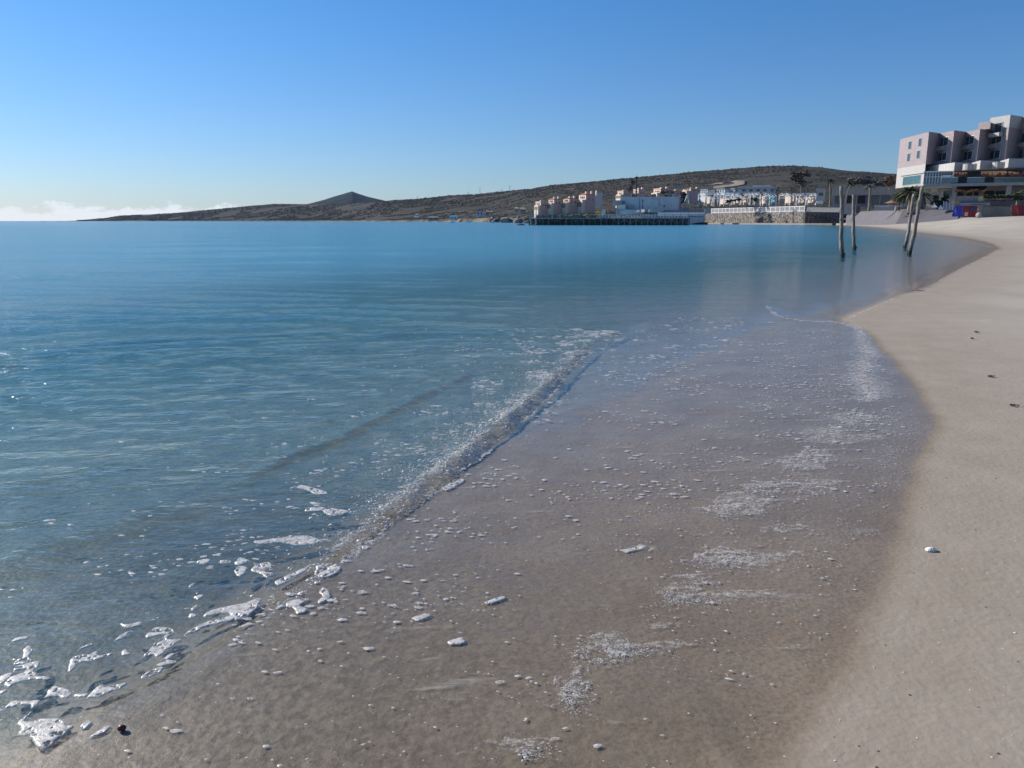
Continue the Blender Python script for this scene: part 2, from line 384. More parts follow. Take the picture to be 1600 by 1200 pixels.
# sea
x, y, rr, F = sheet(RW, TH); d, e = edge_d(x, y); zs = sand_z(x, y, d, e)
sp = np.where(rr < 12, rr*.0055, np.where(rr < 320, rr*.0145, rr*.06)); sp = np.maximum(sp, rr*.0027)
zw, depth, foam, front = water(x, y, d, zs, sp)
zw = np.where(rr > 400, np.where(d > 3, -4, zw), zw)
me = np_mesh('sea', np.stack([x, y, zw], 1), F)
attr(me, 'depth', depth); attr(me, 'foam', foam); attr(me, 'offshore', np.maximum(-d, 0)); attr(me, 'edge', d)
sea = link('sea', me); tag(sea, 'clear blue sea with a small wave breaking onto the sand', 'sea', kind='structure')

def heights(px, py):   # water height and sand height at given world points (small arrays)
    px = np.asarray(px, float); py = np.asarray(py, float); d, e = edge_d(px, py); zs = sand_z(px, py, d, e)
    zw, dep, fo, fr = water(px, py, d, zs, np.maximum(np.hypot(px, py)*.0055, .012)); return zw, zs, d, fr

# sand material
t = NT('sand'); b = t.n('ShaderNodeBsdfPrincipled'); t.l(b.outputs[0], t.out.inputs[0]); p = t.pos()
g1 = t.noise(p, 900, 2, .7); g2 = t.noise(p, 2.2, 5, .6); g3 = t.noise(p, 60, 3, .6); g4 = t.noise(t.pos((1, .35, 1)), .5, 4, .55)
dry = t.mix(t.rng(g4, .35, .7), (.37, .332, .272, 1), (.47, .437, .378, 1))
dry = t.mix(t.math('MULTIPLY', t.rng(g1, .25, .75), .55), dry, (.25, .215, .175, 1))
damp = t.mix(t.rng(g2, .35, .7), (.325, .273, .208, 1), (.385, .328, .258, 1))
damp = t.mix(t.math('MULTIPLY', t.rng(g1, .3, .7), .5), damp, (.19, .16, .13, 1))
wet = t.mix(t.rng(g2, .38, .66), (.210, .156, .100, 1), (.262, .204, .138, 1))
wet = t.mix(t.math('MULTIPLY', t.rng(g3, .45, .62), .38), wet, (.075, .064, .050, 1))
# sea bed: olive weed film and dark specks further out
bed = t.mix(t.rng(t.noise(p, 5, 5, .65), .42, .62), (.17, .165, .125, 1), (.31, .285, .205, 1))
sy = t.n('ShaderNodeSeparateXYZ'); t.l(p, sy.inputs[0])
weed = t.math('MULTIPLY', t.rng(t.math('ADD', sy.outputs[1], t.math('MULTIPLY', t.noise(p, 1.6, 5, .65), 1.6)), 7.2, 4.6), t.rng(t.noise(p, 9, 5, .7), .30, .55, .72, 1))
bed = t.mix(t.math('MULTIPLY', weed, .96), bed, (.030, .031, .026, 1))
bed = t.mix(t.math('MULTIPLY', t.rng(t.noise(p, 34, 4, .65), .50, .64), .6), bed, (.060, .062, .048, 1))
lee = t.math('MULTIPLY', t.rng(t.math('ADD', sy.outputs[0], t.math('MULTIPLY', t.noise(p, 1.3, 4, .6), 1.0)), 1.5, -.2), t.rng(sy.outputs[1], 5.0, 3.0))
caustic_mottle = t.rng(t.noise(p, 26, 5, .7), .40, .60)
wet = t.mix(t.math('MULTIPLY', lee, .75), wet, t.mix(caustic_mottle, (.076, .064, .044, 1), (.178, .148, .104, 1)))   # darker, weedy grit in the wave's lee; pale mottle is caustic light painted in
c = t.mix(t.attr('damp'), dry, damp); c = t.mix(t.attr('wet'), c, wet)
inl = t.attr('inland'); c = t.mix(t.attr('bed'), c, bed)
sh = t.n('ShaderNodeTexVoronoi'); sh.inputs['Scale'].default_value = 26; t.l(p, sh.inputs['Vector'])
shm = t.math('MULTIPLY', t.math('LESS_THAN', sh.outputs['Distance'], .09), t.math('GREATER_THAN', t.noise(sh.outputs['Position'], 11, 1), .56))
c = t.mix(t.math('MULTIPLY', shm, .8), c, t.mix(t.rng(t.noise(sh.outputs['Position'], 90, 0), .45, .55), (.06, .05, .045, 1), (.6, .57, .5, 1)))
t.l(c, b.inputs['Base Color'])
t.set(b.inputs['Roughness'], t.rng(t.attr('wet'), 0, 1, .88, .5)); b.inputs['Specular IOR Level'].default_value = .28
bp = t.n('ShaderNodeBump'); bp.inputs['Strength'].default_value = .55; bp.inputs['Distance'].default_value = .006
hh = t.math('ADD', t.math('MULTIPLY', t.noise(p, 320, 2), .35), t.math('ADD', t.noise(p, 28, 4, .6), t.math('MULTIPLY', t.noise(p, 7, 3), 1.5)))
t.l(hh, bp.inputs['Height']); t.l(bp.outputs[0], b.inputs['Normal']); beach.data.materials.append(t.m)

# water material: what lies under it shows through by depth, the sky mirrors off it
WATER = dict(k=1.35, far=.115)
t = NT('sea_water'); p = t.pos(); dep = t.attr('depth'); off = t.attr('offshore')
stretch = t.pos((.62, 1.25, 1), R(-8))
b1 = t.n('ShaderNodeBump'); b1.inputs['Distance'].default_value = .070; t.set(b1.inputs['Strength'], t.rng(dep, .004, .30, .05, 1.0))
t.l(t.math('ADD', t.noise(stretch, 4.6, 4, .62), t.math('MULTIPLY', t.noise(stretch, 14, 3, .55), .35)), b1.inputs['Height'])
b2 = t.n('ShaderNodeBump'); b2.inputs['Distance'].default_value = .0022; t.set(b2.inputs['Strength'], t.rng(dep, .003, .03, .25, .9))
t.l(t.noise(t.pos((.7, 1.2, 1)), 42, 4, .6), b2.inputs['Height']); t.l(b1.outputs[0], b2.inputs['Normal'])
# small facets too fine for the mesh, growing out to sea
def vec(op, a, bb=None, s=None):
    x_ = t.n('ShaderNodeVectorMath', operation=op); t.set(x_.inputs[0], a)
    if bb is not None: t.set(x_.inputs[1], bb)
    if s is not None: t.set(x_.inputs['Scale'], s)
    return x_.outputs[0]
nc = vec('SUBTRACT', t.noise(t.pos((.65, 1.15, 1)), 3.0, 4, .62, out=1), (.5, .5, .5))
nc = vec('MULTIPLY', nc, (1, 1, 0)); nc = vec('SCALE', nc, s=t.rng(off, 3, 30, .05, .55))
nc2 = vec('MULTIPLY', vec('SUBTRACT', t.noise(t.pos((.7, 1.5, 1), R(-5)), .95, 4, .68, out=1), (.5, .5, .5)), (.6, 1, 0))
nc = vec('ADD', nc, vec('SCALE', nc2, s=t.rng(off, 7, 45, 0, .42)))
nrm = vec('NORMALIZE', vec('ADD', b2.outputs[0], nc))
body = t.n('ShaderNodeBsdfDiffuse'); t.set(body.inputs[0], t.mix(t.rng(dep, .15, 1.0), (.035, .180, .222, 1), (.072, .285, .425, 1)))
tr = t.n('ShaderNodeBsdfTransparent'); t.set(tr.inputs[0], t.mix(t.rng(dep, 0, .5), (1, 1, 1, 1), (.62, .84, .86, 1)))
opac = t.math('SUBTRACT', 1.0, t.math('EXPONENT', t.math('MULTIPLY', dep, -WATER['k'])))
m1 = t.n('ShaderNodeMixShader'); t.l(opac, m1.inputs[0]); t.l(tr.outputs[0], m1.inputs[1]); t.l(body.outputs[0], m1.inputs[2])
gl = t.n('ShaderNodeBsdfGlossy'); t.set(gl.inputs['Roughness'], t.rng(off, .5, 14, .03, .10)); t.l(nrm, gl.inputs['Normal'])
gi = t.n('ShaderNodeNewGeometry'); dt = t.n('ShaderNodeVectorMath', operation='DOT_PRODUCT'); t.l(gi.outputs['Incoming'], dt.inputs[0]); t.l(nrm, dt.inputs[1])
fres = t.math('MULTIPLY', t.rng(dep, .0, .014, .36, 1.0), t.math('MINIMUM', .56, t.math('MULTIPLY_ADD', t.math('POWER', t.math('SUBTRACT', 1.0, t.math('ABSOLUTE', dt.outputs['Value']), clamp=True), 5.0), .98, .02)))   # the same from above and below
m2 = t.n('ShaderNodeMixShader'); t.l(fres, m2.inputs[0]); t.l(m1.outputs[0], m2.inputs[1]); t.l(gl.outputs[0], m2.inputs[2])
gn = vec('MULTIPLY', vec('SUBTRACT', t.noise(t.pos((.7, 1.1, 1)), 2.6, 3, .6, out=1), (.5, .5, .5)), (1, 1, 0))
g2 = t.n('ShaderNodeBsdfGlossy'); g2.inputs['Roughness'].default_value = .03; t.l(vec('NORMALIZE', vec('ADD', b2.outputs[0], vec('SCALE', gn, s=1.35))), g2.inputs['Normal'])
m2b = t.n('ShaderNodeMixShader'); t.set(m2b.inputs[0], t.rng(off, 8, 40, 0, .07)); t.l(m2.outputs[0], m2b.inputs[1]); t.l(g2.outputs[0], m2b.inputs[2]); m2 = m2b
fo = t.n('ShaderNodeBsdfDiffuse'); fo.inputs[0].default_value = (.62, .61, .57, 1)
fm = t.math('MULTIPLY', t.attr('foam'), 1.25)
fmask = t.rng(t.math('SUBTRACT', t.math('ADD', t.noise(p, 46, 5, .7), t.math('MULTIPLY', fm, .42)), .86), 0, .10, 0, .55)
fmask = t.math('MULTIPLY', fmask, t.rng(t.attr('foam'), .02, .2))
stk = t.math('MULTIPLY', t.rng(t.noise(t.pos((1.1, 5.5, 1), R(10)), 1.5, 7, .72), .60, .72, 0, .30), t.math('MULTIPLY', t.rng(dep, .02, .008), t.rng(t.attr('edge'), -.05, -.3)))
fmask = t.math('MAXIMUM', fmask, stk)
m3 = t.n('ShaderNodeMixShader'); t.l(fmask, m3.inputs[0]); t.l(m2.outputs[0], m3.inputs[1]); t.l(fo.outputs[0], m3.inputs[2])
t.l(m3.outputs[0], t.out.inputs[0]); sea.data.materials.append(t.m)

# ------------------------------------------------------------------ hills
PXH = np.array([-60,100,140,165,190,240,300,340,400,430,480,540,600,620,660,700,760,800,830,860,900,960,1000,1060,1100,1150,1200,1230,1260,1300,1350,1400,1500,1700,2100,2600])
SKY_Y = np.array([347,346,343.2,340.5,337,335,331,327,321.5,319.7,320,319,315.5,313.5,311,308,303,299,296.5,291,287,283,279,273,269,266,263,262.5,264,267,271,274.5,280,290,310,330])
R_SHORE = np.interp(PXH, [100,140,300,500,600,700,790,830,870,1000,1100,1300,1400,1500,2600], [4050,4000,3300,2400,1600,1250,900,640,450,420,425,440,420,400,400])
R_PEAK = np.interp(PXH, [100,140,300,480,620,800,1000,1220,1400,1600,2600], [4250,4250,3800,3200,2600,2000,1700,1500,1400,1300,1300])
def pxb(b): return 800+np.tan(b)*1226.8
def hill_z(b, r):
    px = pxb(b); sy = np.interp(px, PXH, SKY_Y); rs = np.interp(px, PXH, R_SHORE); rp = np.interp(px, PXH, R_PEAK)
    H = CAMH + (345-sy)/1226.8*rp*np.cos(b)
    u = (r-rs)/(rp-rs)
    bank = np.interp(px, [600, 760, 830, 1000, 1100, 2000], [2.0, 5.0, 4.0, 2.5, 2.4, 2.4])
    bank = np.minimum(bank, np.maximum(H*.5, .5))
    up = bank*sstep(-.002, .025, u) + (H-bank)*np.clip(u, 0, 1)**1.45
    back = H*np.exp(-np.maximum(u-1, 0)*1.4)
    X = r*np.sin(b); Y = r*np.cos(b)
    n = (fbm(X*.006, Y*.006, 5)-.47)*H*.30*sstep(.05, .5, u)*(1-.75*sstep(.6, .95, u)) + (fbm(X*.03, Y*.03, 3)-.47)*5*sstep(.02, .3, u)*(1-.5*sstep(.6, .95, u))
    return np.where(u < 1, up, back) + n - 5*sstep(0, -.004, u), u
cols = np.radians(np.concatenate([np.arange(-31, 34, .09), np.arange(34, 58, .5)]))
rows = np.concatenate([np.linspace(-.02, .06, 12), np.linspace(.075, 1, 60), np.linspace(1.04, 2, 14)])
bb, uu = np.meshgrid(cols, rows, indexing='ij'); px = pxb(bb); rs = np.interp(px, PXH, R_SHORE); rp = np.interp(px, PXH, R_PEAK); rad = rs+uu*(rp-rs)
zz, _ = hill_z(bb, rad)
n1, n2 = bb.shape; i = np.arange(n1-1)[:, None]*n2; k = np.arange(n2-1)[None, :]
F = np.stack([i+k, i+n2+k, i+n2+k+1, i+k+1], -1).reshape(-1, 4)
me = np_mesh('hills', np.stack([(rad*np.sin(bb)).ravel(), (rad*np.cos(bb)).ravel(), zz.ravel()], 1), F)
gpx = np.exp(-((px-895)/52)**4)*sstep(.24, .15, uu)*sstep(.0, .02, uu)
attr(me, 'grass', gpx.ravel()); attr(me, 'rise', uu.ravel())
hills = link('hills', me); tag(hills, 'long low hills of brown scrub behind the bay, falling to a headland', 'hills', kind='structure')
t = NT('scrub_ground'); b = t.n('ShaderNodeBsdfPrincipled'); b.inputs['Roughness'].default_value = .95; b.inputs['Specular IOR Level'].default_value = .03
t.l(b.outputs[0], t.out.inputs[0]); p = t.pos()
c = t.mix(t.rng(t.noise(p, .006, 5, .65), .38, .62), (.080, .070, .063, 1), (.056, .061, .049, 1))
c = t.mix(t.math('MULTIPLY', t.rng(t.noise(p, .05, 4, .7), .52, .66), .8), c, (.080, .080, .064, 1))
c = t.mix(t.math('MULTIPLY', t.rng(t.noise(p, .02, 5, .7), .62, .72), .45), c, (.17, .14, .118, 1))
sh_ = t.math('MULTIPLY', t.rng(t.attr('rise'), .07, .015), t.rng(t.noise(p, .03, 4, .6), .42, .6))
c = t.mix(t.math('MULTIPLY', sh_, .8), c, (.24, .20, .15, 1))
gr = t.mix(t.rng(t.noise(p, .12, 4, .6), .35, .65), (.075, .085, .03, 1), (.19, .175, .055, 1))
c = t.mix(t.rng(t.attr('grass'), .2, .6), c, gr); t.l(c, b.inputs['Base Color']); hills.data.materials.append(t.m)
# the blue cone far behind
cone_px = [(470,322),(490,317.5),(508,313),(522,308.5),(535,305),(545,302.0),(552,300.2),(560,303.2),(575,308),(590,311.5),(606,315),(630,319)]
cb = np.radians(np.arange(-16.2, -7.2, .06)); rws = np.linspace(-1, 1, 50); bb, vv = np.meshgrid(cb, rws, indexing='ij')
Hc = CAMH + (345-np.interp(pxb(bb), [q[0] for q in cone_px], [q[1] for q in cone_px]))/1226.8*5400*np.cos(bb)
rad = 5400 + vv*1100; zc = Hc*(1-np.abs(vv)**1.3) + (fbm(bb*300, vv*8)-.47)*10*(1-np.abs(vv))*np.abs(vv)
n1, n2 = bb.shape; i = np.arange(n1-1)[:, None]*n2; k = np.arange(n2-1)[None, :]
F = np.stack([i+k, i+n2+k, i+n2+k+1, i+k+1], -1).reshape(-1, 4)
me = np_mesh('cone_hill', np.stack([(rad*np.sin(bb)).ravel(), (rad*np.cos(bb)).ravel(), zc.ravel()], 1), F)
attr(me, 'grass', np.zeros(bb.size)); attr(me, 'rise', np.ones(bb.size))
ch = link('cone_hill', me, mat=simple('far_forest', (.030, .040, .040), spec=.03, rough=1, var=.3, scale=.01)); tag(ch, 'pointed dark blue hill rising alone behind the headland', 'hill', kind='structure')

# scrub on the hills
def rand_points(n, b0, b1, u0, u1):
    b = rng.uniform(R(b0), R(b1), n); px = pxb(b); rs = np.interp(px, PXH, R_SHORE); rp = np.interp(px, PXH, R_PEAK)
    r0 = rs+u0*(rp-rs); r1 = rs+u1*(rp-rs); r = np.sqrt(rng.uniform(0, 1, n)*(r1**2-r0**2)+r0**2); z, u = hill_z(b, r)
    return b, r, z
def bushes(name, pts, size, mat, label):
    b, r, z = pts; X = r*np.sin(b); Y = r*np.cos(b); n = len(X)
    keep = fbm(X*.012+3, Y*.012) > .36; X, Y, z, r = X[keep], Y[keep], z[keep], r[keep]; n = len(X)
    s = size*rng.uniform(.5, 1.5, n)*np.clip(r/1500, .55, 1.6)
    base = np.array([(1,0,0),(0,1,0),(-1,0,0),(0,-1,0),(0,0,1),(0,0,-.6)], float)
    V = base[None]*(1+rng.uniform(-.35, .35, (n, 6, 1)))*s[:, None, None]; V[:, :, 2] *= rng.uniform(.5, .9, n)[:, None]
    V += np.stack([X, Y, z+s*.2], 1)[:, None, :]
    f = np.array([(0,1,4),(1,2,4),(2,3,4),(3,0,4),(1,0,5),(2,1,5),(3,2,5),(0,3,5)])
    F = (f[None]+(np.arange(n)*6)[:, None, None]).reshape(-1, 3)
    o = link(name, np_mesh(name, V.reshape(-1, 3), F, False), mat=mat); tag(o, label, 'scrub', kind='stuff')
scrub_mat = simple('scrub_leaf', (.082, .084, .068), spec=.03, rough=1, var=.4, scale=.03)
scrub_mat2 = simple('scrub_brown', (.105, .086, .080), spec=.03, rough=1, var=.35, scale=.03)
bushes('dark_scrub', rand_points(30000, -29, 34, .03, 1.02), 1.25, scrub_mat, 'dark green bushes dotted over the hills')
bushes('brown_scrub', rand_points(22000, -29, 34, .03, 1.0), 1.15, scrub_mat2, 'brown winter scrub covering the hills')

def hz(px, r): z, u = hill_z(np.array([bearing(px)]), np.array([r])); return float(z[0])

# ------------------------------------------------------------------ frames for things seen at a distance
class Fr:
    """a local frame facing the camera's spot: x to the side, y away, z up, origin on the ground"""
    def __init__(s, px, py, dist, rot=0.0):
        p = at(px, py, dist); s.o = p; s.b = math.atan2(p.x, p.y); s.rz = -s.b
    def pt(s, px, py, dep=0.0):
        d = ray(px, py); c, q = math.cos(s.b), math.sin(s.b); D = math.hypot(s.o.x, s.o.y)
        lx = d.x*c - d.y*q; ly = d.x*q + d.y*c
        k = (D+dep)/ly; return (lx*k, dep, CAMH + d.z*k - s.o.z)
    def box(s, mb, x0, y0, x1, y1, dep, th):
        a = s.pt((x0+x1)/2, y0, dep); b = s.pt((x0+x1)/2, y1, dep); ym = (y0+y1)/2
        l = s.pt(x0, ym, dep)[0]; r = s.pt(x1, ym, dep)[0]
        mb.box(l, r, dep, dep+th, b[2], a[2]); return mb
    def thing(s, name, label, cat, group=None): return empty(name, s.o, s.rz, label, cat, group)
def part_box(f, name, mat, root, x0, y0, x1, y1, dep, th): return f.box(MB(), x0, y0, x1, y1, dep, th).build(name, M[mat], root)

# ------------------------------------------------------------------ the hotel
f = Fr(1500, 338, 178); D0 = 178
hotel = f.thing('hotel', 'pink and white stepped hotel with saw-toothed bays above the beach', 'hotel')
HK = 1.55; hotel.location = at(1500, 338, 178*HK); hotel.scale = (HK, HK, HK)
O_px = [1451.7, 1490.8, 1531, 1575.6, 1621, 1652]; I_px = [1469, 1509, 1549.5, 1595, 1638]
O_y = [0, -.3, -.6, -.9, -1.2, -1.5]
ztop = f.pt(1451.7, 206, 0)[2]; zbot = f.pt(1448, 256, 0)[2]
O = [f.pt(px, 206, O_y[i])[:2] for i, px in enumerate(O_px)]
I = [f.pt(px, 206, O_y[i]+4.2)[:2] for i, px in enumerate(I_px)]
A = f.pt(1407, 216, 13)[:2]; A2 = f.pt(1418, 209, 9.5)[:2]
front = [A2, O[0]]
for i in range(5): front += [I[i], O[i+1]]
backx = O[-1][0]
foot = [A] + front + [(backx+4, 40), (A[0]+2, 40)]
MB().prism(foot, zbot, ztop).build('wall', M['pink'], hotel)
st = 3.15
foot2 = [(O[2][0]-2.2, O[2][1]+1.6), O[2], I[2], O[3], I[3], O[4], I[4], O[5], (backx+4, 38), (O[2][0]+4, 38)]
# recessed top storeys: the first step then the taller step
stepA = [(f.pt(1529, 195, 1.5)[0], 1.5), (f.pt(1548, 192, -.2)[0], -.2), (f.pt(1548, 192, -.2)[0]+1, 30), (f.pt(1529, 195, 1.5)[0]+3, 30)]
zA = f.pt(1529, 190.5, 0)[2]; zB = f.pt(1575, 179.5, O_y[3])[2]
MB().prism(stepA, ztop+.003, zA).build('upper_storey', M['pink'], hotel)
stepB = [(f.pt(1547, 188, 2.6)[0], 2.6), O[3], I[3], O[4], I[4], O[5], (backx+4, 36), (f.pt(1547, 188, 2.6)[0]+3, 36)]
MB().prism(stepB, ztop+.006, zB).build('upper_storey', M['white'], hotel)
def on_wall(P, Q, f0, f1, z0, z1, name, mat, proud=.06, depth=.5, root=hotel, inner=None):
    P = Vector((*P, 0)); Q = Vector((*Q, 0)); d = Q-P; L = d.length; d.normalize(); n = Vector((d.y, -d.x, 0))
    mt = Matrix(((d.x, -n.x, 0, P.x), (d.y, -n.y, 0, P.y), (0, 0, 1, 0), (0, 0, 0, 1)))
    o = MB().box(f0*L, f1*L, -proud, depth, z0, z1, mt).build(name, M[mat], root)
    if inner:
        MB().box(f0*L+.12, f1*L-.12, -proud-.02, depth-.1, z0+.12, z1-.12, mt).build('pane', M[inner], o)
    return o
# end wall windows
for (wx, wy) in ((1421.2, 226), (1438.7, 224.2), (1419.2, 245), (1436, 243)):
    fx = (f.pt(wx, wy, 6)[0]-A2[0])/(O[0][0]-A2[0]); z1 = f.pt(wx, wy-7, 6)[2]; z0 = f.pt(wx, wy+7, 6)[2]
    on_wall(A2, O[0], fx-.075, fx+.075, z0, z1, 'window', 'white', .05, .3, inner='glass')
# bays: a balcony slab, dark doorway and window on each floor
for i in range(5):
    P, Q = I[i], O[i+1]
    for k in range(3):
        zt = ztop - .9 - 2.85*k + (0 if i < 2 else 0)
        if zt-2.3 < zbot: break
        on_wall(P, Q, .34, .68, zt-1.7, zt, 'window', 'grey_wall', .04, .3, inner='glass')
        on_wall(P, Q, .05, .52, zt-2.55, zt-1.75, 'balcony', 'pink', .75, .1)
        on_wall(P, Q, .10, .30, zt-2.2, zt-.1, 'balcony_door', 'glass', .03, .2)
    on_wall(O[i], I[i], .02, .98, ztop-.22, ztop+.02, 'parapet', 'pink', .08, .2)
on_wall(stepB[0], O[3], .30, .68, zB-3.0, zB-1.1, 'window', 'white', .12, .3, inner='glass')
on_wall(stepB[0], O[3], .18, .72, zB-3.7, zB-3.0, 'balcony', 'white', .8, .2)
for i in (3, 4):
    for k in range(1): on_wall(I[i], O[i+1], .3, .7, zB-3.2, zB-1.4, 'window', 'grey_wall', .05, .3, inner='glass')
# underside dark shadow gap, terraces
MB().prism([A, A2, O[0], (O[0][0], 20), (A[0]+1, 20)], f.pt(1420, 292, 6)[2], zbot-.003).build('end_storey', M['white'], hotel)
on_wall(A2, O[0], .02, .86, f.pt(1420, 289.5, 6)[2], f.pt(1420, 274.5, 6)[2], 'picture_window', 'white', .08, .4, inner='teal_glass')
on_wall(A2, O[0], -.1, 1.02, f.pt(1420, 273.2, 6)[2], f.pt(1420, 271.2, 6)[2], 'cornice', 'white', .25, .4)
zt1 = f.pt(1491, 254, -5)[2]; zt0 = f.pt(1491, 267, -5)[2]
tb = [f.pt(1445.5, 258, 5)[:2], f.pt(1491.5, 258, -5.5)[:2], f.pt(1518, 258, -2.5)[:2], f.pt(1531.3, 258, -8.8)[:2], f.pt(1562, 258, -5)[:2], f.pt(1575.3, 258, -11.5)[:2], f.pt(1640, 258, -6)[:2]]
MB().prism(tb+[(tb[-1][0], 12), (tb[0][0], 12)], zt0, min(zt1, zbot-.006)).build('terrace_block', M['white'], hotel)
MB().prism([(p_[0]*.985+.1, p_[1]+.5) for p_ in tb]+[(tb[-1][0], 11), (tb[0][0]+.4, 11)], zt1-.2, min(zt1, zbot-.006)+.004).build('bounce_cut_deck', M['concrete'], hotel)  # unseen deck added to cut sunlight bounced up onto the bay walls
for px_ in (1514, 1524, 1560, 1569):
    yy = -5.6 if px_ < 1540 else -8.0; q = f.pt(px_, 260, yy); MB().tube([(q[0], yy, zt0+.02), (q[0], yy, zt1-.4)], 1.0, 14).build('rounded_pier', M['white'], hotel)
# thatched awnings on the terrace
def awning(x0, y0, x1, y1, dep, n=26):
    mb = MB(); l = f.pt(x0, y0, dep)[0]; r = f.pt(x1, y0, dep)[0]; zt = f.pt(x0, y0, dep)[2]; zb = f.pt(x0, y1, dep)[2]
    for k in range(n):
        a = l+(r-l)*k/n; b_ = l+(r-l)*(k+1)/n; j = random.uniform(-.25, .12)
        mb.add([(a, dep+3, zt), (b_, dep+3, zt), (b_, dep, zb+.3+j), (a, dep, zb+.3+j), (a, dep+.1, zb+j), (b_, dep+.1, zb+j), (a, dep+3, zt-.3), (b_, dep+3, zt-.3)],
               [(0,1,2,3), (3,2,5,4), (4,5,7,6), (0,3,4,6), (1,7,5,2), (0,6,7,1)])
    return mb.build('thatch_awning', M['thatch'], hotel)
awning(1491, 267.2, 1512, 275, -8); awning(1534, 266.5, 1574, 275, -12); awning(1577, 266, 1640, 273, -12); awning(1493, 291, 1542.5, 300.5, -11)
# back wall of the terraces and the lower storey mass
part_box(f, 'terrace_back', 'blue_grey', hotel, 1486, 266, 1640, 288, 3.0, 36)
part_box(f, 'lower_storey', 'white', hotel, 1443, 288.2, 1642, 318, -1.0, 40)
# conservatory
part_box(f, 'conservatory', 'balustrade', hotel, 1443.5, 268.5, 1470.5, 287, -4.2, 6)
mb = MB()
for k in range(7): f.box(mb, 1443.2+k*4.5, 268, 1443.9+k*4.5, 287.5, -4.4, .15)
f.box(mb, 1443, 267.2, 1491, 268.6, -4.6, 6.4); f.box(mb, 1443, 276, 1470.5, 276.7, -4.4, .15); f.box(mb, 1488.3, 267.5, 1490.5, 279, -4.5, .4)
for k in range(8): f.box(mb, 1471+k*2.3, 268.6, 1471.5+k*2.3, 276, -4.4, .12)
mb.build('conservatory_frame', M['metal_white'], hotel)
for a, b_ in ((1471.5, 1497), (1511, 1538.5), (1553.5, 1596), (1597, 1640)):
    g_ = part_box(f, 'balustrade', 'balustrade', hotel, a, 277.5, b_, 285.5, -9.0, .08)
    f.box(MB(), a, 276.8, b_, 277.5, -9.05, .18).build('handrail', M['metal_white'], g_)
part_box(f, 'terrace_slab', 'white', hotel, 1443, 285.6, 1642, 290.2, -10.5, 10)
# arched end of the lower terrace
mb = MB(); f.box(mb, 1487.5, 290.2, 1494.5, 315, -9.8, 8); mb.build('arch_pier', M['white'], hotel)
for a, b_, y0, y1 in ((1471.5, 1486.5, 296, 306.5), (1455, 1465, 294, 300)): part_box(f, 'window', 'grey_wall', hotel, a, y0, b_, y1, -1.15, .5)
part_box(f, 'window_pane', 'glass', hotel, 1473.5, 298, 1485.5, 306, -1.25, .3)
for a, b_ in ((1496.5, 1506), (1510, 1519), (1522, 1529), (1538, 1553), (1556, 1572)): part_box(f, 'doorway', 'dark', hotel, a, 298.5, b_, 306.2, -1.2, .4)
part_box(f, 'terrace_front_wall', 'white', hotel, 1494.8, 306, 1536, 315.5, -9.4, 3)
part_box(f, 'sign_panel', 'yellow', hotel, 1528.5, 306.8, 1536.2, 314.8, -9.7, .12)
part_box(f, 'white_pier', 'white', hotel, 1572.5, 286, 1580.5, 305, -9.6, 3)
part_box(f, 'base_wall', 'paving', hotel, 1500, 314.8, 1645, 321, -10.0, 4)

# ------------------------------------------------------------------ plants
def frond(L, droop, w_, a, tilt, mb, c):
    ca, sa = math.cos(a), math.sin(a); P = []
    for k in range(6):
        u = k/5; r = L*(math.cos(tilt)*u); z = L*(math.sin(tilt)*u - droop*u*u); ww = w_*(1-u)**.6*(.35+u*1.6 if u < .4 else 1)
        P.append(((c[0]+ca*r, c[1]+sa*r, c[2]+z), ww))
    V = []; F = []
    for (q, ww) in P: V += [(q[0]-sa*ww, q[1]+ca*ww, q[2]-ww*.55), q, (q[0]+sa*ww, q[1]-ca*ww, q[2]-ww*.55)]
    for k in range(5): F += [(3*k, 3*k+1, 3*k+4, 3*k+3), (3*k+1, 3*k+2, 3*k+5, 3*k+4)]
    return mb.add(V, F)
def palm(px, ybase, ytop, dist, rpx, n, label, leaf='palm', lean=0, trunk_px=2.0, group='palm trees along the promenade', single=False):
    fr = Fr(px, ybase, dist); root = fr.thing('palm_tree', label, 'palm tree', group)
    top_ = fr.pt(px+lean, ytop, 0); m_px = dist/1226.8; h = top_[2]; tr = trunk_px*m_px/2
    MB().tube([(0, 0, -.5), (top_[0]*.15, 0, h*.3), (top_[0]*.5, 0, h*.65), (top_[0], 0, h)], [tr*1.3, tr, tr*.9, tr*.95], 7).build('trunk', M['bark'], root)
    c = (top_[0], 0, h); L = rpx*m_px
    acc = MB()
    for k in range(n):
        a = 2*math.pi*k/n*1.62+random.uniform(-.2, .2); ti = random.uniform(-.25, 1.15); mb = acc if single else MB()
        frond(L*random.uniform(.8, 1.15), random.uniform(.35, .8), L*.13, a, ti, mb, c)
        if not single: mb.build('frond', M[leaf], root)
    if single: acc.build('crown', M[leaf], root)
    return root
palm(1297, 321, 283, 300, 10, 26, 'tall palm with a shaggy dark crown behind the white railing', 'palm_dark', 0, 2.4)
palm(1321.5, 316.5, 288, 320, 9, 22, 'slim palm with a thin pale trunk in front of the long low building', 'palm_dark', 7, 1.6)
palm(1358, 327.5, 291, 260, 12, 22, 'withered palm with a bare greyish crown and pale trunk', 'greytwig', 2, 3.2)
palm(1159, 323, 304, 380, 7, 14, 'tall thin palm in front of the white trellis pavilions', 'palm', 0, 1.3, single=True)
palm(1189.5, 321, 302, 380, 6, 14, 'thin palm at the end of the white trellis pavilions', 'palm_dark', 0, 1.2, single=True)
palm(1214, 322, 298, 390, 7, 14, 'dark bushy palm between trellis and grey rooftop', 'palm_dark', 0, 1.4, single=True)
palm(1237, 318, 293, 400, 10, 20, 'broad green palm under the russet tree', 'palm', 0, 2, single=True)
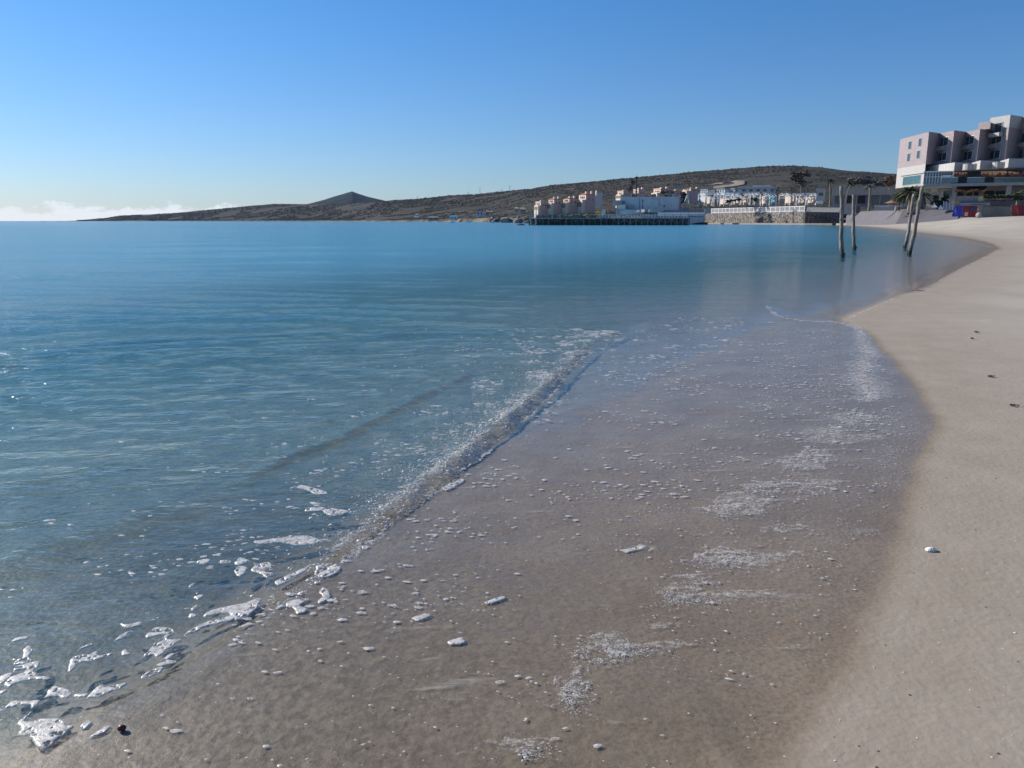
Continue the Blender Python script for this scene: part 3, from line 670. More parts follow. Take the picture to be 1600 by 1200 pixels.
palm(1246, 329, 307, 375, 4, 10, 'small spindly palm right against the white railing', 'palm_dark', 0, 1, single=True)
palm(1103, 318, 304, 400, 6, 14, 'stubby dark palm beside the white lattice tower', 'palm_dark', 0, 1.3, single=True)
palm(1112.5, 319, 306, 400, 5, 12, 'small dark palm, second from the lattice tower', 'palm_dark', 0, 1.3, single=True)
palm(1144.5, 314, 304, 410, 5, 12, 'small palm among the white trellis pavilions', 'palm_dark', 0, 1.2, single=True)
palm(1151, 306, 298, 430, 6, 12, 'dark palm crown rising behind the pavilion roofs', 'palm_dark', 0, 1.2, single=True)
palm(1004, 324, 313, 372, 4, 10, 'small palm standing in front of the long grey wall', 'palm_dark', 0, 1, single=True)
palm(1166, 320, 311, 385, 6, 12, 'low brownish palm near the pavilion planting', 'palm_dry', 0, 1.5, single=True)
# the clump of date palms by the hotel
palm(1422, 326, 300, 246, 22, 46, 'stout date palm with a big arching crown beside the hotel', 'palm', 0, 6, 'date palms by the hotel')
palm(1402, 326, 307, 252, 19, 40, 'squat date palm spreading over the ochre parasol', 'palm_dark', 4, 6, 'date palms by the hotel')
palm(1441, 326, 304, 252, 19, 40, 'date palm with fronds reaching towards the white terrace', 'palm', 0, 6, 'date palms by the hotel')
palm(1590, 322, 304, 256, 12, 26, 'low palm growing at the hotel hedge', 'palm', 0, 4, 'date palms by the hotel')
def leaf_cloud(name, fr, blobs, n, size, mat, label, cat, trunk=None, group=None):
    root = fr.thing(name, label, cat, group); V = []; F = []; rr = random
    blobs = [(bx+rr.uniform(-.75, .75)*rx, by+rr.uniform(-.75, .75)*ry, dep, rx*rr.uniform(.22, .55), ry*rr.uniform(.22, .5)) for (bx, by, dep, rx, ry) in blobs for _ in range(7)]
    tot = sum(a[3]*a[4] for a in blobs)
    for (bx, by, dep, rx, ry) in blobs:
        c = fr.pt(bx, by, dep); m_ = math.hypot(fr.o.x, fr.o.y)/1226.8
        for _ in range(int(n*rx*ry/tot)):
            v = Vector((rr.gauss(0, 1), rr.gauss(0, 1), rr.gauss(0, 1))).normalized()*rr.uniform(.35, 1)**.5
            q = Vector((c[0]+v.x*rx*m_, c[1]+v.y*rx*m_, c[2]+v.z*ry*m_)); s = size*rr.uniform(.6, 1.4)
            a = Vector((rr.gauss(0, 1), rr.gauss(0, 1), rr.gauss(0, 1))).normalized(); b_ = a.orthogonal().normalized()
            k = len(V); V += [q-a*s, q+b_*s*.6, q+a*s, q-b_*s*.6]; F.append((k, k+1, k+2, k+3))
    MB().add(V, F).build('crown', M[mat], root)
    if trunk:
        mb = MB()
        for pts, rad_ in trunk: mb.tube([fr.pt(*p_) for p_ in pts], rad_, 6)
        mb.build('trunk', M['bark'], root)
    return root
fr = Fr(1471, 328, 236); leaf_cloud('bush', fr, [(1470, 312, 0, 11, 9), (1464, 315, 1, 9, 7), (1476, 309, 0, 6, 6), (1470, 320, 0, 9, 6)], 1500, .30, 'bush_dark', 'rounded near-black evergreen bush below the white hotel terrace', 'bush')
fr = Fr(1252, 300, 440); leaf_cloud('tree', fr, [(1252, 276, 0, 15, 9), (1262, 272, 1, 7, 6), (1244, 281, 0, 9, 7), (1254, 286, 0, 12, 6)], 900, .55, 'russet', 'bare russet tree on the slope above the trellis pavilions', 'tree', [([(1252, 302, 0), (1252, 280, 0)], [.35, .15]), ([(1252, 292, 0), (1262, 274, 0)], [.2, .08]), ([(1252, 290, 0), (1243, 278, 0)], [.2, .08])])
fr = Fr(1355, 300, 430); leaf_cloud('tree', fr, [(1352, 283, 0, 17, 9), (1372, 286, 0, 14, 8), (1335, 284, 1, 10, 6)], 900, .6, 'greytwig', 'leafless brown grey trees massed above the low building roof', 'tree', [([(1352, 300, 0), (1352, 280, 0)], [.3, .1]), ([(1372, 300, 0), (1373, 282, 0)], [.3, .1])])
fr = Fr(1392, 292, 330); leaf_cloud('tree', fr, [(1388, 284, 0, 11, 9), (1398, 286, 3, 6, 8)], 700, .4, 'russet', 'brown leafless tree touching the hotel end wall', 'tree', [([(1390, 296, 0), (1390, 280, 0)], [.3, .1])])
fr = Fr(987, 306, 470); leaf_cloud('tree', fr, [(985, 291, 0, 4.5, 9), (988, 284, 0, 4, 6)], 260, .45, 'russet', 'slender bare tree beside the tall dark mast', 'tree', [([(987, 308, 0), (986.5, 280, 0)], [.35, .1])])
fr = Fr(1040, 304, 520); leaf_cloud('bush', fr, [(1040, 302, 0, 7, 4.5), (1036, 299, 0, 4, 4)], 240, .45, 'palm_dry', 'ochre bush in front of a cream villa', 'bush')
fr = Fr(1075, 316, 405); leaf_cloud('bush', fr, [(1072, 307, 2, 7, 7), (1066, 312, 2, 5, 6)], 300, .45, 'bush_dark', 'dark green tree clump behind the white frame sculpture', 'bush')
for px_, py_, rx_, ry_, l_ in ((1140, 315, 8, 3, 'low dark hedge bush under the pavilion roof'), (1152, 313, 7, 3, 'rounded shrub between two pavilion posts'), (1177, 312, 6, 3, 'small shrub near the end pavilion')):
    fr = Fr(px_, py_+3, 395); leaf_cloud('shrub', fr, [(px_, py_, 0, rx_, ry_)], 140, .4, 'palm_dark', l_, 'shrub', group='shrubs round the pavilions')
fr = Fr(1567, 313, 255); mb = MB()
root = fr.thing('hedge', 'long clipped green hedge at the foot of the hotel', 'hedge')
V = []; F_ = []
for _ in range(1500):
    x_ = random.uniform(1537, 1600); y_ = random.uniform(304.6, 309.5); c = fr.pt(x_, y_, random.uniform(-1, .6)); a = Vector((random.gauss(0,1), random.gauss(0,1), random.gauss(0,1))).normalized()*.22; b_ = a.orthogonal()*.7
    c = Vector(c); k = len(V); V += [c-a, c+b_, c+a, c-b_]; F_.append((k, k+1, k+2, k+3))
MB().add(V, F_).build('foliage', M['hedge'], root)
part_box(fr, 'woody_core', 'bush_dark', root, 1538, 305.5, 1600, 313.5, -.5, .9)
root = Fr(1560, 315, 252); rt = root.thing('flower_border', 'strip of violet grey border plants below the clipped hedge', 'flower bed'); V = []; F_ = []
for _ in range(700):
    c = Vector(root.pt(random.uniform(1538, 1583), random.uniform(310.5, 314.6), random.uniform(-.8, .2))); a = Vector((random.gauss(0,1), random.gauss(0,1), random.gauss(0,1))).normalized()*.13; b_ = a.orthogonal()*.7
    k = len(V); V += [c-a, c+b_, c+a, c-b_]; F_.append((k, k+1, k+2, k+3))
MB().add(V, F_).build('foliage', simple('violet_leaf', (.14, .115, .14), var=.35, scale=3), rt)

# ------------------------------------------------------------------ beach edge: screens, paving, umbrella
fr = Fr(1545, 341, 140)
def screen(x0, x1, y0, y1, mat, label, skew=0, panels=None):
    f2 = Fr((x0+x1)/2, y1, 178); root = f2.thing('wind_screen', label, 'wind screen', 'tarpaulin wind screens at the back of the beach')
    a = f2.pt(x0+skew, y0, 0); b_ = f2.pt(x1, y0, 0); c = f2.pt(x1, y1, 0); d_ = f2.pt(x0, y1, 0)
    n = 10; V = []; Fq = []
    for j in range(5):
        v = j/4
        for k in range(n+1):
            u = k/n; top_ = Vector(a)*(1-u)+Vector(b_)*u; bot = Vector(d_)*(1-u)+Vector(c)*u; q = bot*(1-v)+top_*v
            V.append((q.x, .08*math.sin(u*9+v*2)*math.sin(v*3.1)+random.uniform(-.02, .02), q.z))
    for j in range(4):
        for k in range(n): Fq.append((j*(n+1)+k, j*(n+1)+k+1, (j+1)*(n+1)+k+1, (j+1)*(n+1)+k))
    me = MB().add(V, Fq).build('canvas', M[mat], root); me.modifiers.new('thickness', 'SOLIDIFY').thickness = .02
    for q in (a, b_): MB().tube([(q[0], .12, -.3), (q[0], .12, q[2]+.12)], .04, 6).build('post', M['metal_grey'], root)
    if panels:
        for (p0, p1, q0, q1, mm) in panels:
            f2.box(MB(), p0, q0, p1, q1, -.16, .03).build('patch', M[mm], root)
    return root
screen(1487, 1504, 321, 338.5, 'blue_tarp', 'bright blue sloping tarpaulin screen at the end of the row', 5)
screen(1504.5, 1527, 321.8, 339.6, 'red_tarp', 'patched red and navy tarpaulin screen next to the blue one', 0, [(1515.5, 1526, 323.5, 329.5, 'navy_tarp'), (1507, 1512.5, 331.5, 337.5, 'villa_pink')])
screen(1527.5, 1534, 322.5, 340, 'tan', 'narrow tan canvas strip behind the white ball')
screen(1534.5, 1580.5, 322.5, 340.6, 'grey_tarp', 'long dark grey tarpaulin screen in the middle of the row')
screen(1581, 1606, 320.5, 340.8, 'red_tarp', 'dark red tarpaulin screen beyond the long grey one', 0, [(1597, 1602, 323, 328, 'navy_tarp')])
f2 = Fr(1522, 322, 179); root = f2.thing('banner', 'long white banner with dark lettering above the tarpaulin screens', 'banner')
part_box(f2, 'cloth', 'white', root, 1500, 317, 1547, 321.2, 0, .05)
mb = MB(); xx = 1517.5
while xx < 1541:
    wd = random.uniform(.5, 1.1); f2.box(mb, xx, 318.4, xx+wd, 319.9, -.02, .03); xx += wd+random.choice((.35, .35, 1.0))
mb.build('lettering', M['navy_tarp'], root)
f2 = Fr(1529.5, 340.5, 172); root = f2.thing('beach_ball', 'round white ball resting against the tan canvas strip', 'ball')
mb = MB(); c = f2.pt(1529.5, 336.3, 0); mb.blob(c, (.52, .52, .52), 14, 9, .0); mb.build('skin', M['white'], root, True)
mb = MB(); mb.tube([(c[0]+.54*math.cos(a)*.75, c[1]-.36, c[2]+.54*math.sin(a)*.6) for a in np.linspace(0, 6.28, 18)], .03, 5); mb.build('seam_band', M['tan'], root)
# promenade paving and its kerb
def slab(name, pl, z0, z1, mat, label, cat):
    pts = [at(a, b_, d_) for a, b_, d_ in pl]; o = MB().prism([(q.x, q.y) for q in pts], z0, z1).build(name, M[mat]); tag(o, label, cat, kind='structure'); return o
V = []
for a, d_, z_ in ((1322, 335, None), (1400, 236, None), (1496, 184, None), (1500, 235, 4.3), (1410, 250, 4.9), (1322, 385, 5.4)):
    q = at(a, 341, d_); z_ = z_ if z_ else float(heights([q.x], [q.y])[1][0])-.02; V += [(q.x, q.y, z_), (q.x, q.y, z_-2.5)]
Fq = [(0, 2, 4, 6, 8, 10), (11, 9, 7, 5, 3, 1)] + [(2*k, 2*k+1, (2*k+3) % 12, (2*k+2) % 12) for k in range(6)]
tag(MB().add(V, Fq).build('promenade', M['paving']), 'pale violet grey paved promenade sloping up behind the beach', 'promenade', kind='structure')
f2 = Fr(1392, 327, 258); root = f2.thing('planter_wall', 'low cream white garden wall in front of the date palms', 'wall')
part_box(f2, 'wall', 'white', root, 1366, 322.3, 1418, 329, 0, .6); part_box(f2, 'coping', 'cream', root, 1365.6, 321, 1418.4, 322.3, -.1, .8)
f2 = Fr(1394, 326, 244); root = f2.thing('parasol', 'low wide ochre parasol beneath the palm fronds', 'parasol')
mb = MB(); c0 = f2.pt(1394, 313.6, 0); r_ = f2.pt(1405.5, 317, 0)[0]-c0[0]; z_ = f2.pt(1394, 317.3, 0)[2]; n = 12
V = [(c0[0], 0, c0[2]+.15)] + [(c0[0]+r_*math.cos(6.2832*k/n), r_*math.sin(6.2832*k/n), z_) for k in range(n)] + [(c0[0], 0, c0[2]-.1)]
mb.add(V, [(0, 1+k, 1+(k+1) % n) for k in range(n)] + [(n+1, 1+(k+1) % n, 1+k) for k in range(n)]); mb.build('canopy', M['orange'], root)
MB().tube([(c0[0], 0, -.3), (c0[0], 0, c0[2])], .05, 6).build('pole', M['metal_grey'], root)
for k, (px_, l_) in enumerate(((1383, 'white sun bed heap under the ochre parasol'), (1404, 'white folded loungers at the foot of the stout date palm'))):
    f2 = Fr(px_, 324, 242); root = f2.thing('sun_lounger', l_, 'sun lounger', 'white loungers stored by the palms')
    MB().box(-.95, .95, -.3, .3, .25, .36).build('seat', M['metal_white'], root)
    MB().add([(.5, -.3, .34), (.5, .3, .34), (1.1, .3, .95), (1.1, -.3, .95), (.44, -.3, .40), (.44, .3, .40), (1.04, .3, 1.0), (1.04, -.3, 1.0)], [(0,1,2,3), (7,6,5,4), (0,3,7,4), (1,5,6,2), (3,2,6,7), (0,4,5,1)]).build('backrest', M['metal_white'], root)
    for sx in (-.8, .8):
        for sy in (-.25, .25): MB().box(sx-.03, sx+.03, sy-.03, sy+.03, -.2, .25).build('leg', M['metal_white'], root)
for px_, py_, l_ in ((1460, 324, 'folded white pyramid tent to the side of the dark bush'), (1470, 327, 'small white peaked tent below the dark bush')):
    f2 = Fr(px_, py_, 228); root = f2.thing('tent', l_, 'tent', 'white folded canopies')
    a = f2.pt(px_-5, py_, 0)[0]; b_ = f2.pt(px_+5, py_, 0)[0]; z_ = f2.pt(px_, py_-7, 0)[2]
    MB().add([(a, -.4, 0), (b_, -.4, 0), (b_, .4, 0), (a, .4, 0), ((a+b_)/2-.1, 0, z_), (a*.4+b_*.6, -.1, z_*.6)], [(0,1,5,4), (1,2,5), (2,3,4,5), (3,0,4), (0,3,2,1)]).build('canvas', M['metal_white'], root)
f2 = Fr(1480, 328, 215); root = f2.thing('glass_fence', 'blue glass fence panel between the dark bush and the blue screen', 'fence')
for k in range(3): part_box(f2, 'panel', 'blue_grey', root, 1474+k*5, 315+k*1.2, 1478.7+k*5, 327, -.4*k, .06)
for k in range(4): part_box(f2, 'post', 'metal_white', root, 1473.4+k*5, 314, 1474+k*5, 328, .1-.4*k, .1)

# ------------------------------------------------------------------ long low building, grey blocks
f2 = Fr(1345, 321, 360); root = f2.thing('low_building', 'long low beige building with a deep roof band and shaded front', 'building')
part_box(f2, 'roof_band', 'beige_wall', root, 1300, 293, 1402, 304.8, -1.5, 16)
part_box(f2, 'wall', 'blue_grey', root, 1301, 304.8, 1402, 322, 1.5, 10)  # blue-grey puts the front's shade below the roof band into the colour
for a, b_ in ((1304, 1307.5), (1308.5, 1312), (1322, 1332), (1338, 1352), (1364, 1380)): part_box(f2, 'window', 'dark' if a > 1320 and a < 1360 else 'glass', root, a, 306, b_, 318, 1.35, .4)
for k in range(6): part_box(f2, 'column', 'beige_wall', root, 1302+k*18, 304.8, 1303.6+k*18, 321, -1.2, .6)
part_box(f2, 'parapet', 'beige_wall', root, 1299.6, 292.2, 1402, 293, -1.7, 16.4)
f2 = Fr(1282, 314, 372); root = f2.thing('white_annex', 'small white annex with a flat roof beside the tall shaggy palm', 'building')
part_box(f2, 'wall', 'white', root, 1275.5, 296, 1289.5, 314, 0, 9); part_box(f2, 'roof', 'concrete', root, 1274.8, 294.4, 1290, 296, -.6, 10)
part_box(f2, 'window', 'glass', root, 1279, 301, 1286, 306, -.1, .3)
f2 = Fr(1281, 320, 340); root = f2.thing('white_table', 'bright white covered table behind the railing', 'table')
part_box(f2, 'top', 'metal_white', root, 1276, 313.6, 1286.2, 315, 0, 1.6)
part_box(f2, 'cloth', 'metal_white', root, 1276.3, 315, 1286, 318.3, .05, 1.5)
for a in (1277, 1285): part_box(f2, 'leg', 'metal_grey', root, a, 318.3, a+.5, 320.5, .3, .2)
f2 = Fr(1328, 333, 340); root = f2.thing('concrete_kiosk', 'plain square grey concrete kiosk between the two upright wooden poles', 'kiosk')
part_box(f2, 'wall', 'concrete', root, 1318.8, 319, 1337.5, 334.5, 0, 5); part_box(f2, 'roof', 'concrete', root, 1318.2, 317.8, 1338.1, 319, -.3, 5.6)
part_box(f2, 'side_fence', 'paving', root, 1337.8, 322, 1344, 333, .5, .3)
f2 = Fr(1180, 300, 470); root = f2.thing('grey_roofed_hall', 'wide grey hall with a flat metal roof behind the pavilions', 'building')
part_box(f2, 'wall', 'grey_wall', root, 1155, 294, 1213, 303, 0, 14); part_box(f2, 'roof', 'grey_wall', root, 1153.5, 291.6, 1214.5, 294, -1, 16)
part_box(f2, 'upper_roof', 'grey_wall', root, 1176, 289.8, 1204, 291.6, 1, 12)
for k in range(5): part_box(f2, 'window', 'glass', root, 1160+k*11, 296, 1165+k*11, 299, -.15, .4)

# ------------------------------------------------------------------ sea wall with railing
a4 = at(1103, 345, 440); a3 = at(1257.5, 345, 370)
dv = Vector((a3.x-a4.x, a3.y-a4.y, 0)); Lw = dv.length; dv.normalize(); TOP = 5.4
root = empty('stone_sea_wall', (a4.x, a4.y, 0), math.atan2(dv.y, dv.x), 'sunlit rubble stone sea wall below the long white railing', 'wall')
MB().box(0, Lw, 0, 1.4, -1, TOP).build('core', M['mortar'], root)
mb = MB(); H_ = .42; zz_ = -.2
while zz_ < TOP-.3:
    x_ = random.uniform(0, .4)
    while x_ < Lw-1.2:
        wd = random.uniform(.45, 1.25); hh_ = H_*random.uniform(.8, 1.15)
        if random.random() < .95: mb.box(x_, x_+wd-.07, -random.uniform(.05, .3), .1, zz_, zz_+hh_-.05)
        x_ += wd
    zz_ += H_
o = mb.build('stones', M['stone'], root); o['kind'] = 'stuff'
MB().box(-.2, Lw+.2, -.25, 1.6, TOP+.003, TOP+.25).build('coping', M['concrete'], root)
RL = Lw
rr_ = empty('railing', (a4.x, a4.y, TOP+.25), math.atan2(dv.y, dv.x), 'long white picket railing on top of the stone sea wall', 'railing')
for k in range(24): MB().box(1.5+k*(RL-2.5)/23, 1.75+k*(RL-2.5)/23, -.02, .22, 0, 2.45).build('post', M['metal_white'], rr_)
for z_ in (.2, 2.2): MB().box(1.5, RL-.8, .03, .15, z_, z_+.18).build('rail', M['metal_white'], rr_)
mb = MB()
for k in range(150): mb.box(1.6+k*(RL-2.8)/150, 1.72+k*(RL-2.8)/150, .05, .13, .25, 2.25)
o = mb.build('pickets', M['metal_white'], rr_); o['kind'] = 'stuff'
# the wall turns and runs back towards the beach, in its own shade
b3 = at(1318, 345, 392)
dv = Vector((b3.x-a3.x, b3.y-a3.y, 0)); Lw = dv.length; dv.normalize()
r2 = empty('stone_return_wall', (a3.x, a3.y, 0), math.atan2(dv.y, dv.x), 'shaded stretch of stone wall turning back to the beach', 'wall')
MB().box(0, Lw, 0, 1.2, .2, 5.3).build('core', M['mortar'], r2)
mb = MB()
for j in range(8):
    x_ = .2
    while x_ < Lw-1.6:
        wd = random.uniform(.7, 1.5); mb.box(x_, x_+wd-.1, -random.uniform(.05, .2), .1, .3+j*.6, .84+j*.6+random.uniform(-.05, .03)); x_ += wd
o = mb.build('stones', M['stone'], r2); o['kind'] = 'stuff'
MB().box(.3, Lw+.1, -.2, 1.35, 5.303, 5.5).build('coping', M['concrete'], r2)
mb = MB(); n = 46
for k in range(n): mb.box(1+k*(Lw-2)/n, 1.12+k*(Lw-2)/n, 0, .1, 5.5, 7.6)
o = mb.build('pickets', M['metal_white'], r2); o['kind'] = 'stuff'
MB().box(.6, Lw-.6, -.02, .12, 7.45, 7.6).build('rail', M['metal_white'], r2)
slab('promenade', [(1104, 340, 444), (1258, 340, 373), (1318, 340, 395), (1345, 340, 390), (1345, 340, 450), (1090, 340, 450)], 3.0, 5.3, 'paving', 'raised terrace of pale paving behind the stone sea wall', 'terrace')
# sand strip below the wall
slab('sand_strip', [(1085, 340, 420), (1180, 340, 380), (1258, 340, 352), (1300, 340, 345), (1335, 340, 330), (1345, 340, 395), (1258, 340, 371), (1103, 340, 441)], -1, .6, 'tan', 'narrow strip of sand at the foot of the stone sea wall', 'sand')

# ------------------------------------------------------------------ pavilions (white trellis frames)
pav = [(1090, 1102, 301, 318, 2), (1103, 1112, 306, 318, 1), (1114.5, 1131, 301, 319, 2), (1132, 1146, 302, 317, 2), (1147, 1160, 303, 316, 2), (1161, 1177, 301.5, 317, 3),
       (1178, 1188, 301, 318, 2), (1191, 1202, 303, 319, 2), (1216, 1232, 302, 317, 2), (1233, 1247, 302.5, 318, 2), (1248, 1262, 302, 317, 2), (1263, 1275, 302, 317, 2)]
words_ = ['beside the frame sculpture', 'wedged between two stubby palms', 'with the steepest gables', 'next to the dark hedge bush', 'behind the tall thin palm', 'with three gables',
          'with the widest doorway gap', 'with a bluish panel', 'beyond the dark bushy palm', 'below the broad green palm', 'beneath the russet tree', 'nearest the white annex wall']
for (x0, x1, y0, y1, ng), l_ in zip(pav, words_):
    f2 = Fr((x0+x1)/2, y1, 400); root = f2.thing('pavilion', 'white trellis pavilion with zigzag roof, ' + l_, 'pavilion', 'white trellis pavilions on the terrace')
    m_ = 400/1226.8; W = (f2.pt(x1, y1, 0)[0]-f2.pt(x0, y1, 0)[0])/.70; root.rotation_euler[2] -= R(48); H = f2.pt(x0, y0+3.2, 0)[2]; zt = f2.pt(x0, y0, 0)[2]; xl = -W/2
    for (a, b_) in ((0, 0), (W-.25, 0), (0, 4), (W-.25, 4)): MB().box(xl+a, xl+a+.25, b_, b_+.25, -1, H).build('post', M['metal_white'], root)
    mb = MB()
    for k in range(ng):
        a = xl+W*k/ng; b_ = xl+W*(k+1)/ng; c_ = (a+b_)/2
        for yy in (-.05, 4.1): mb.tube([(a, yy, H), (c_, yy, zt), (b_, yy, H)], .16, 5)
        mb.tube([(c_, -.05, zt), (c_, 4.1, zt)], .1, 5)
    mb.build('gable', M['metal_white'], root)
    mb = MB(); nl = max(3, int(W/1.1))
    for k in range(nl):
        a = xl+W*k/nl; b_ = a+W/nl
        mb.tube([(a, .1, H*.62), (b_, .1, H)], .06, 4, False); mb.tube([(b_, .1, H*.62), (a, .1, H)], .06, 4, False)
    mb.box(xl, xl+W, .02, .18, H-.12, H+.1); mb.box(xl, xl+W, .02, .18, H*.6, H*.62+.05)
    o = mb.build('lattice', M['metal_white'], root)
    if 'bluish' in l_: MB().box(xl+.3, xl+W-.3, 3.6, 3.7, 0, H).build('panel', M['teal_roof'], root)
    elif ng == 2: MB().box(xl+.3, xl+W-.3, 3.6, 3.7, 0, H*random.uniform(.5, .9)).build('panel', M['cream'], root)
# frame sculpture / swing on a white plinth
f2 = Fr(1071, 329, 385); root = f2.thing('frame_sculpture', 'tall white A-shaped frame on a white plinth above the ramp', 'frame')
part_box(f2, 'plinth', 'white', root, 1062, 325, 1077, 328.6, -1, 3)
mb = MB()
for s_ in (0, 1.6):
    mb.tube([f2.pt(1065, 325, s_), f2.pt(1074, 305, s_)], .14, 5); mb.tube([f2.pt(1078, 325, s_), f2.pt(1074, 305, s_)], .14, 5); mb.tube([f2.pt(1068, 318, s_), f2.pt(1077, 318, s_)], .1, 5)
mb.tube([f2.pt(1074, 305, 0), f2.pt(1074, 305, 1.6)], .14, 5); mb.build('frame', M['metal_white'], root)
f2 = Fr(1093, 320, 396); root = f2.thing('white_cabin', 'small boxy white cabin at the foot of the lattice tower', 'cabin')
part_box(f2, 'wall', 'white', root, 1089, 314, 1096, 320.5, 0, 3); part_box(f2, 'roof', 'white', root, 1088.6, 313.2, 1096.4, 314, -.2, 3.4); part_box(f2, 'door', 'grey_wall', root, 1091, 316, 1093, 320.4, -.08, .2)

# ------------------------------------------------------------------ large grey building above the pier, with terraces
f2 = Fr(1010, 335, 372); root = f2.thing('grey_warehouse', 'long plain pale grey building above the pier, palms before it', 'building')
part_box(f2, 'wall', 'grey_wall', root, 969, 308.5, 1061, 329, 0, 22); part_box(f2, 'parapet', 'grey_wall', root, 968.5, 307.6, 1061.5, 308.6, -.2, 22.4)
part_box(f2, 'side_wing', 'white', root, 957.5, 313, 972, 321, -2, 12)
part_box(f2, 'white_front', 'white', root, 963.5, 319, 978, 327.5, -4, 6)
part_box(f2, 'lower_wall', 'white', root, 962, 327.5, 966.5, 335, -4.5, 5)
part_box(f2, 'lattice_screen', 'white', root, 979.5, 320.3, 991.5, 325.5, -1, .3)
part_box(f2, 'lower_terrace', 'grey_wall', root, 967, 327.5, 1010, 334, -3, 8)
part_box(f2, 'corner_post', 'white', root, 1061.6, 304, 1063, 320, -.4, .6)
for (a, b_, y0, y1, mm) in ((998.5, 1000, 309.5, 328, 'concrete'), (1017, 1029, 310, 310.8, 'white'), (1030, 1030.8, 309.5, 322, 'white'), (1037, 1038.5, 320, 323.5, 'dark'), (965, 977, 320, 326, 'cream')): part_box(f2, 'trim' if mm != 'dark' else 'window', mm, root, a, y0, b_, y1, -.25 if a > 980 else -4.2, .4)
for k in range(3): part_box(f2, 'window', 'dark', root, 972.5+k*1.6, 314.2, 973.2+k*1.6, 318, -2.2, .3)
for (a, b_, l_) in ((993, 999, 'striped white awning on the lower terrace'), (1002, 1007, 'peach coloured awning on the lower terrace'), (1013, 1019, 'plain pale awning near the dish')):
    f3 = Fr((a+b_)/2, 334, 366); r3 = f3.thing('awning', l_, 'awning', 'awnings below the grey building')
    c1 = f3.pt(a, 327.5, 1); c2 = f3.pt(b_, 327.5, 1); c3 = f3.pt(b_, 331.5, -1.5); c4 = f3.pt(a, 331.5, -1.5)
    o = MB().add([c1, c2, c3, c4], [(0, 1, 2, 3)]).build('canvas', M['cream' if 'peach' in l_ else 'white'], r3); o.modifiers.new('thickness', 'SOLIDIFY').thickness = .06
    for c_ in (c3, c4): MB().tube([(c_[0], c_[1], 0), (c_[0], c_[1], c_[2])], .06, 5).build('post', M['metal_grey'], r3)
f3 = Fr(1026, 333, 362); r3 = f3.thing('small_boat', 'small pale boat propped on the terrace below the grey building', 'boat')
V = []; n = 9
for k in range(n):
    u = k/(n-1); hw = .95*math.sin(math.pi*min(u*.85+.15, 1))**.7+.03; kx = -3.2+6.4*u
    V += [(kx, -hw, 1.5+.7*u*u), (kx, 0, .3+.9*max(0, u-.6)*2), (kx, hw, 1.5+.7*u*u)]
Fq = []
for k in range(n-1): Fq += [(3*k, 3*k+1, 3*k+4, 3*k+3), (3*k+1, 3*k+2, 3*k+5, 3*k+4), (3*k+2, 3*k, 3*k+3, 3*k+5)]
MB().add(V, Fq).build('hull', M['white'], r3); MB().box(-1.2, .4, -.5, .5, 1.7, 2.6).build('cabin', M['white'], r3)
# ramp and concrete abutment
f2 = Fr(1050, 337, 360); root = f2.thing('terrace_ramp', 'white terrace with lattice parapet stepping down to the pier', 'terrace')
part_box(f2, 'deck', 'paving', root, 1005, 331.5, 1104, 334, 6, 16); part_box(f2, 'upper_deck', 'white', root, 1018, 328, 1110, 331.6, 12, 14)
mb = MB()
for k in range(30):
    a = 1028+k*2.45; p1 = f2.pt(a, 336.8, 4); p2 = f2.pt(a+2.2, 332, 4); p3 = f2.pt(a+2.2, 336.8, 4); p4 = f2.pt(a, 332, 4)
    mb.tube([p1, p2], .09, 4, False); mb.tube([p3, p4], .09, 4, False)
f2.box(mb, 1028, 331.6, 1102, 332.2, 3.9, .2); f2.box(mb, 1028, 336.6, 1102, 337.2, 3.9, .2); o = mb.build('lattice_parapet', M['metal_white'], root)
part_box(f2, 'parapet_wall', 'white', root, 1028, 332.4, 1102, 337, 4.4, .3)
part_box(f2, 'end_panel', 'white', root, 1101, 326, 1111, 333.5, 5, 1)
part_box(f2, 'fill_wall', 'blue_grey', root, 1003, 337, 1101, 348, 8, 3)
f2 = Fr(1086, 347, 350); root = f2.thing('concrete_abutment', 'blue grey concrete block where the pier meets the shore', 'abutment')
a, b_, c_, d_ = f2.pt(1071.5, 339, 0), f2.pt(1101, 338, 0), f2.pt(1100.5, 346.5, 0), f2.pt(1080, 349.5, 0)
V = [a, b_, c_, d_]; V2 = [(q[0], q[1]+8, q[2]) for q in V]
MB().add(V+V2, [(0,3,2,1), (4,5,6,7), (0,1,5,4), (1,2,6,5), (2,3,7,6), (3,0,4,7)]).build('block', M['concrete'], root)
part_box(f2, 'footing', 'dark_rock', root, 1079, 347.5, 1106, 351.0, .2, 9)

# ------------------------------------------------------------------ pier
DP = 300; f2 = Fr(950, 351.6, DP); root = f2.thing('pier', 'long timber pier on braced piles with white railings', 'pier')
def bp_(px_, py_, dep=0): return f2.pt(px_, py_, dep)
x0p, x1p = 828, 1078
f2.box(MB(), x0p, 340.6, x1p, 341.9, -.2, 5.6).build('deck', M['pier_wood'], root)
f2.box(MB(), x0p+1, 341.95, x1p, 353, 5.7, .5).build('deck_shade_sheet', M['pier_green'], root)  # dark sheet added to stand for the shade under the deck
for dep in (.2, 4.6): f2.box(MB(), x0p, 341.9, x1p, 342.6, dep, .3).build('beam', M['pier_green'], root)
xs = [830+k*9.1 for k in range(28)]; zdeck = bp_(900, 341.9)[2]
pile = MB().tube([(0, 0, -3), (0, 0, zdeck-.2)], [.22, .20], 8).mesh('pile'); pile.materials.append(M['pier_wood'])
pileg = MB().tube([(0, 0, -3), (0, 0, zdeck-.2)], [.24, .22], 8).mesh('pile'); pileg.materials.append(M['pier_green'])
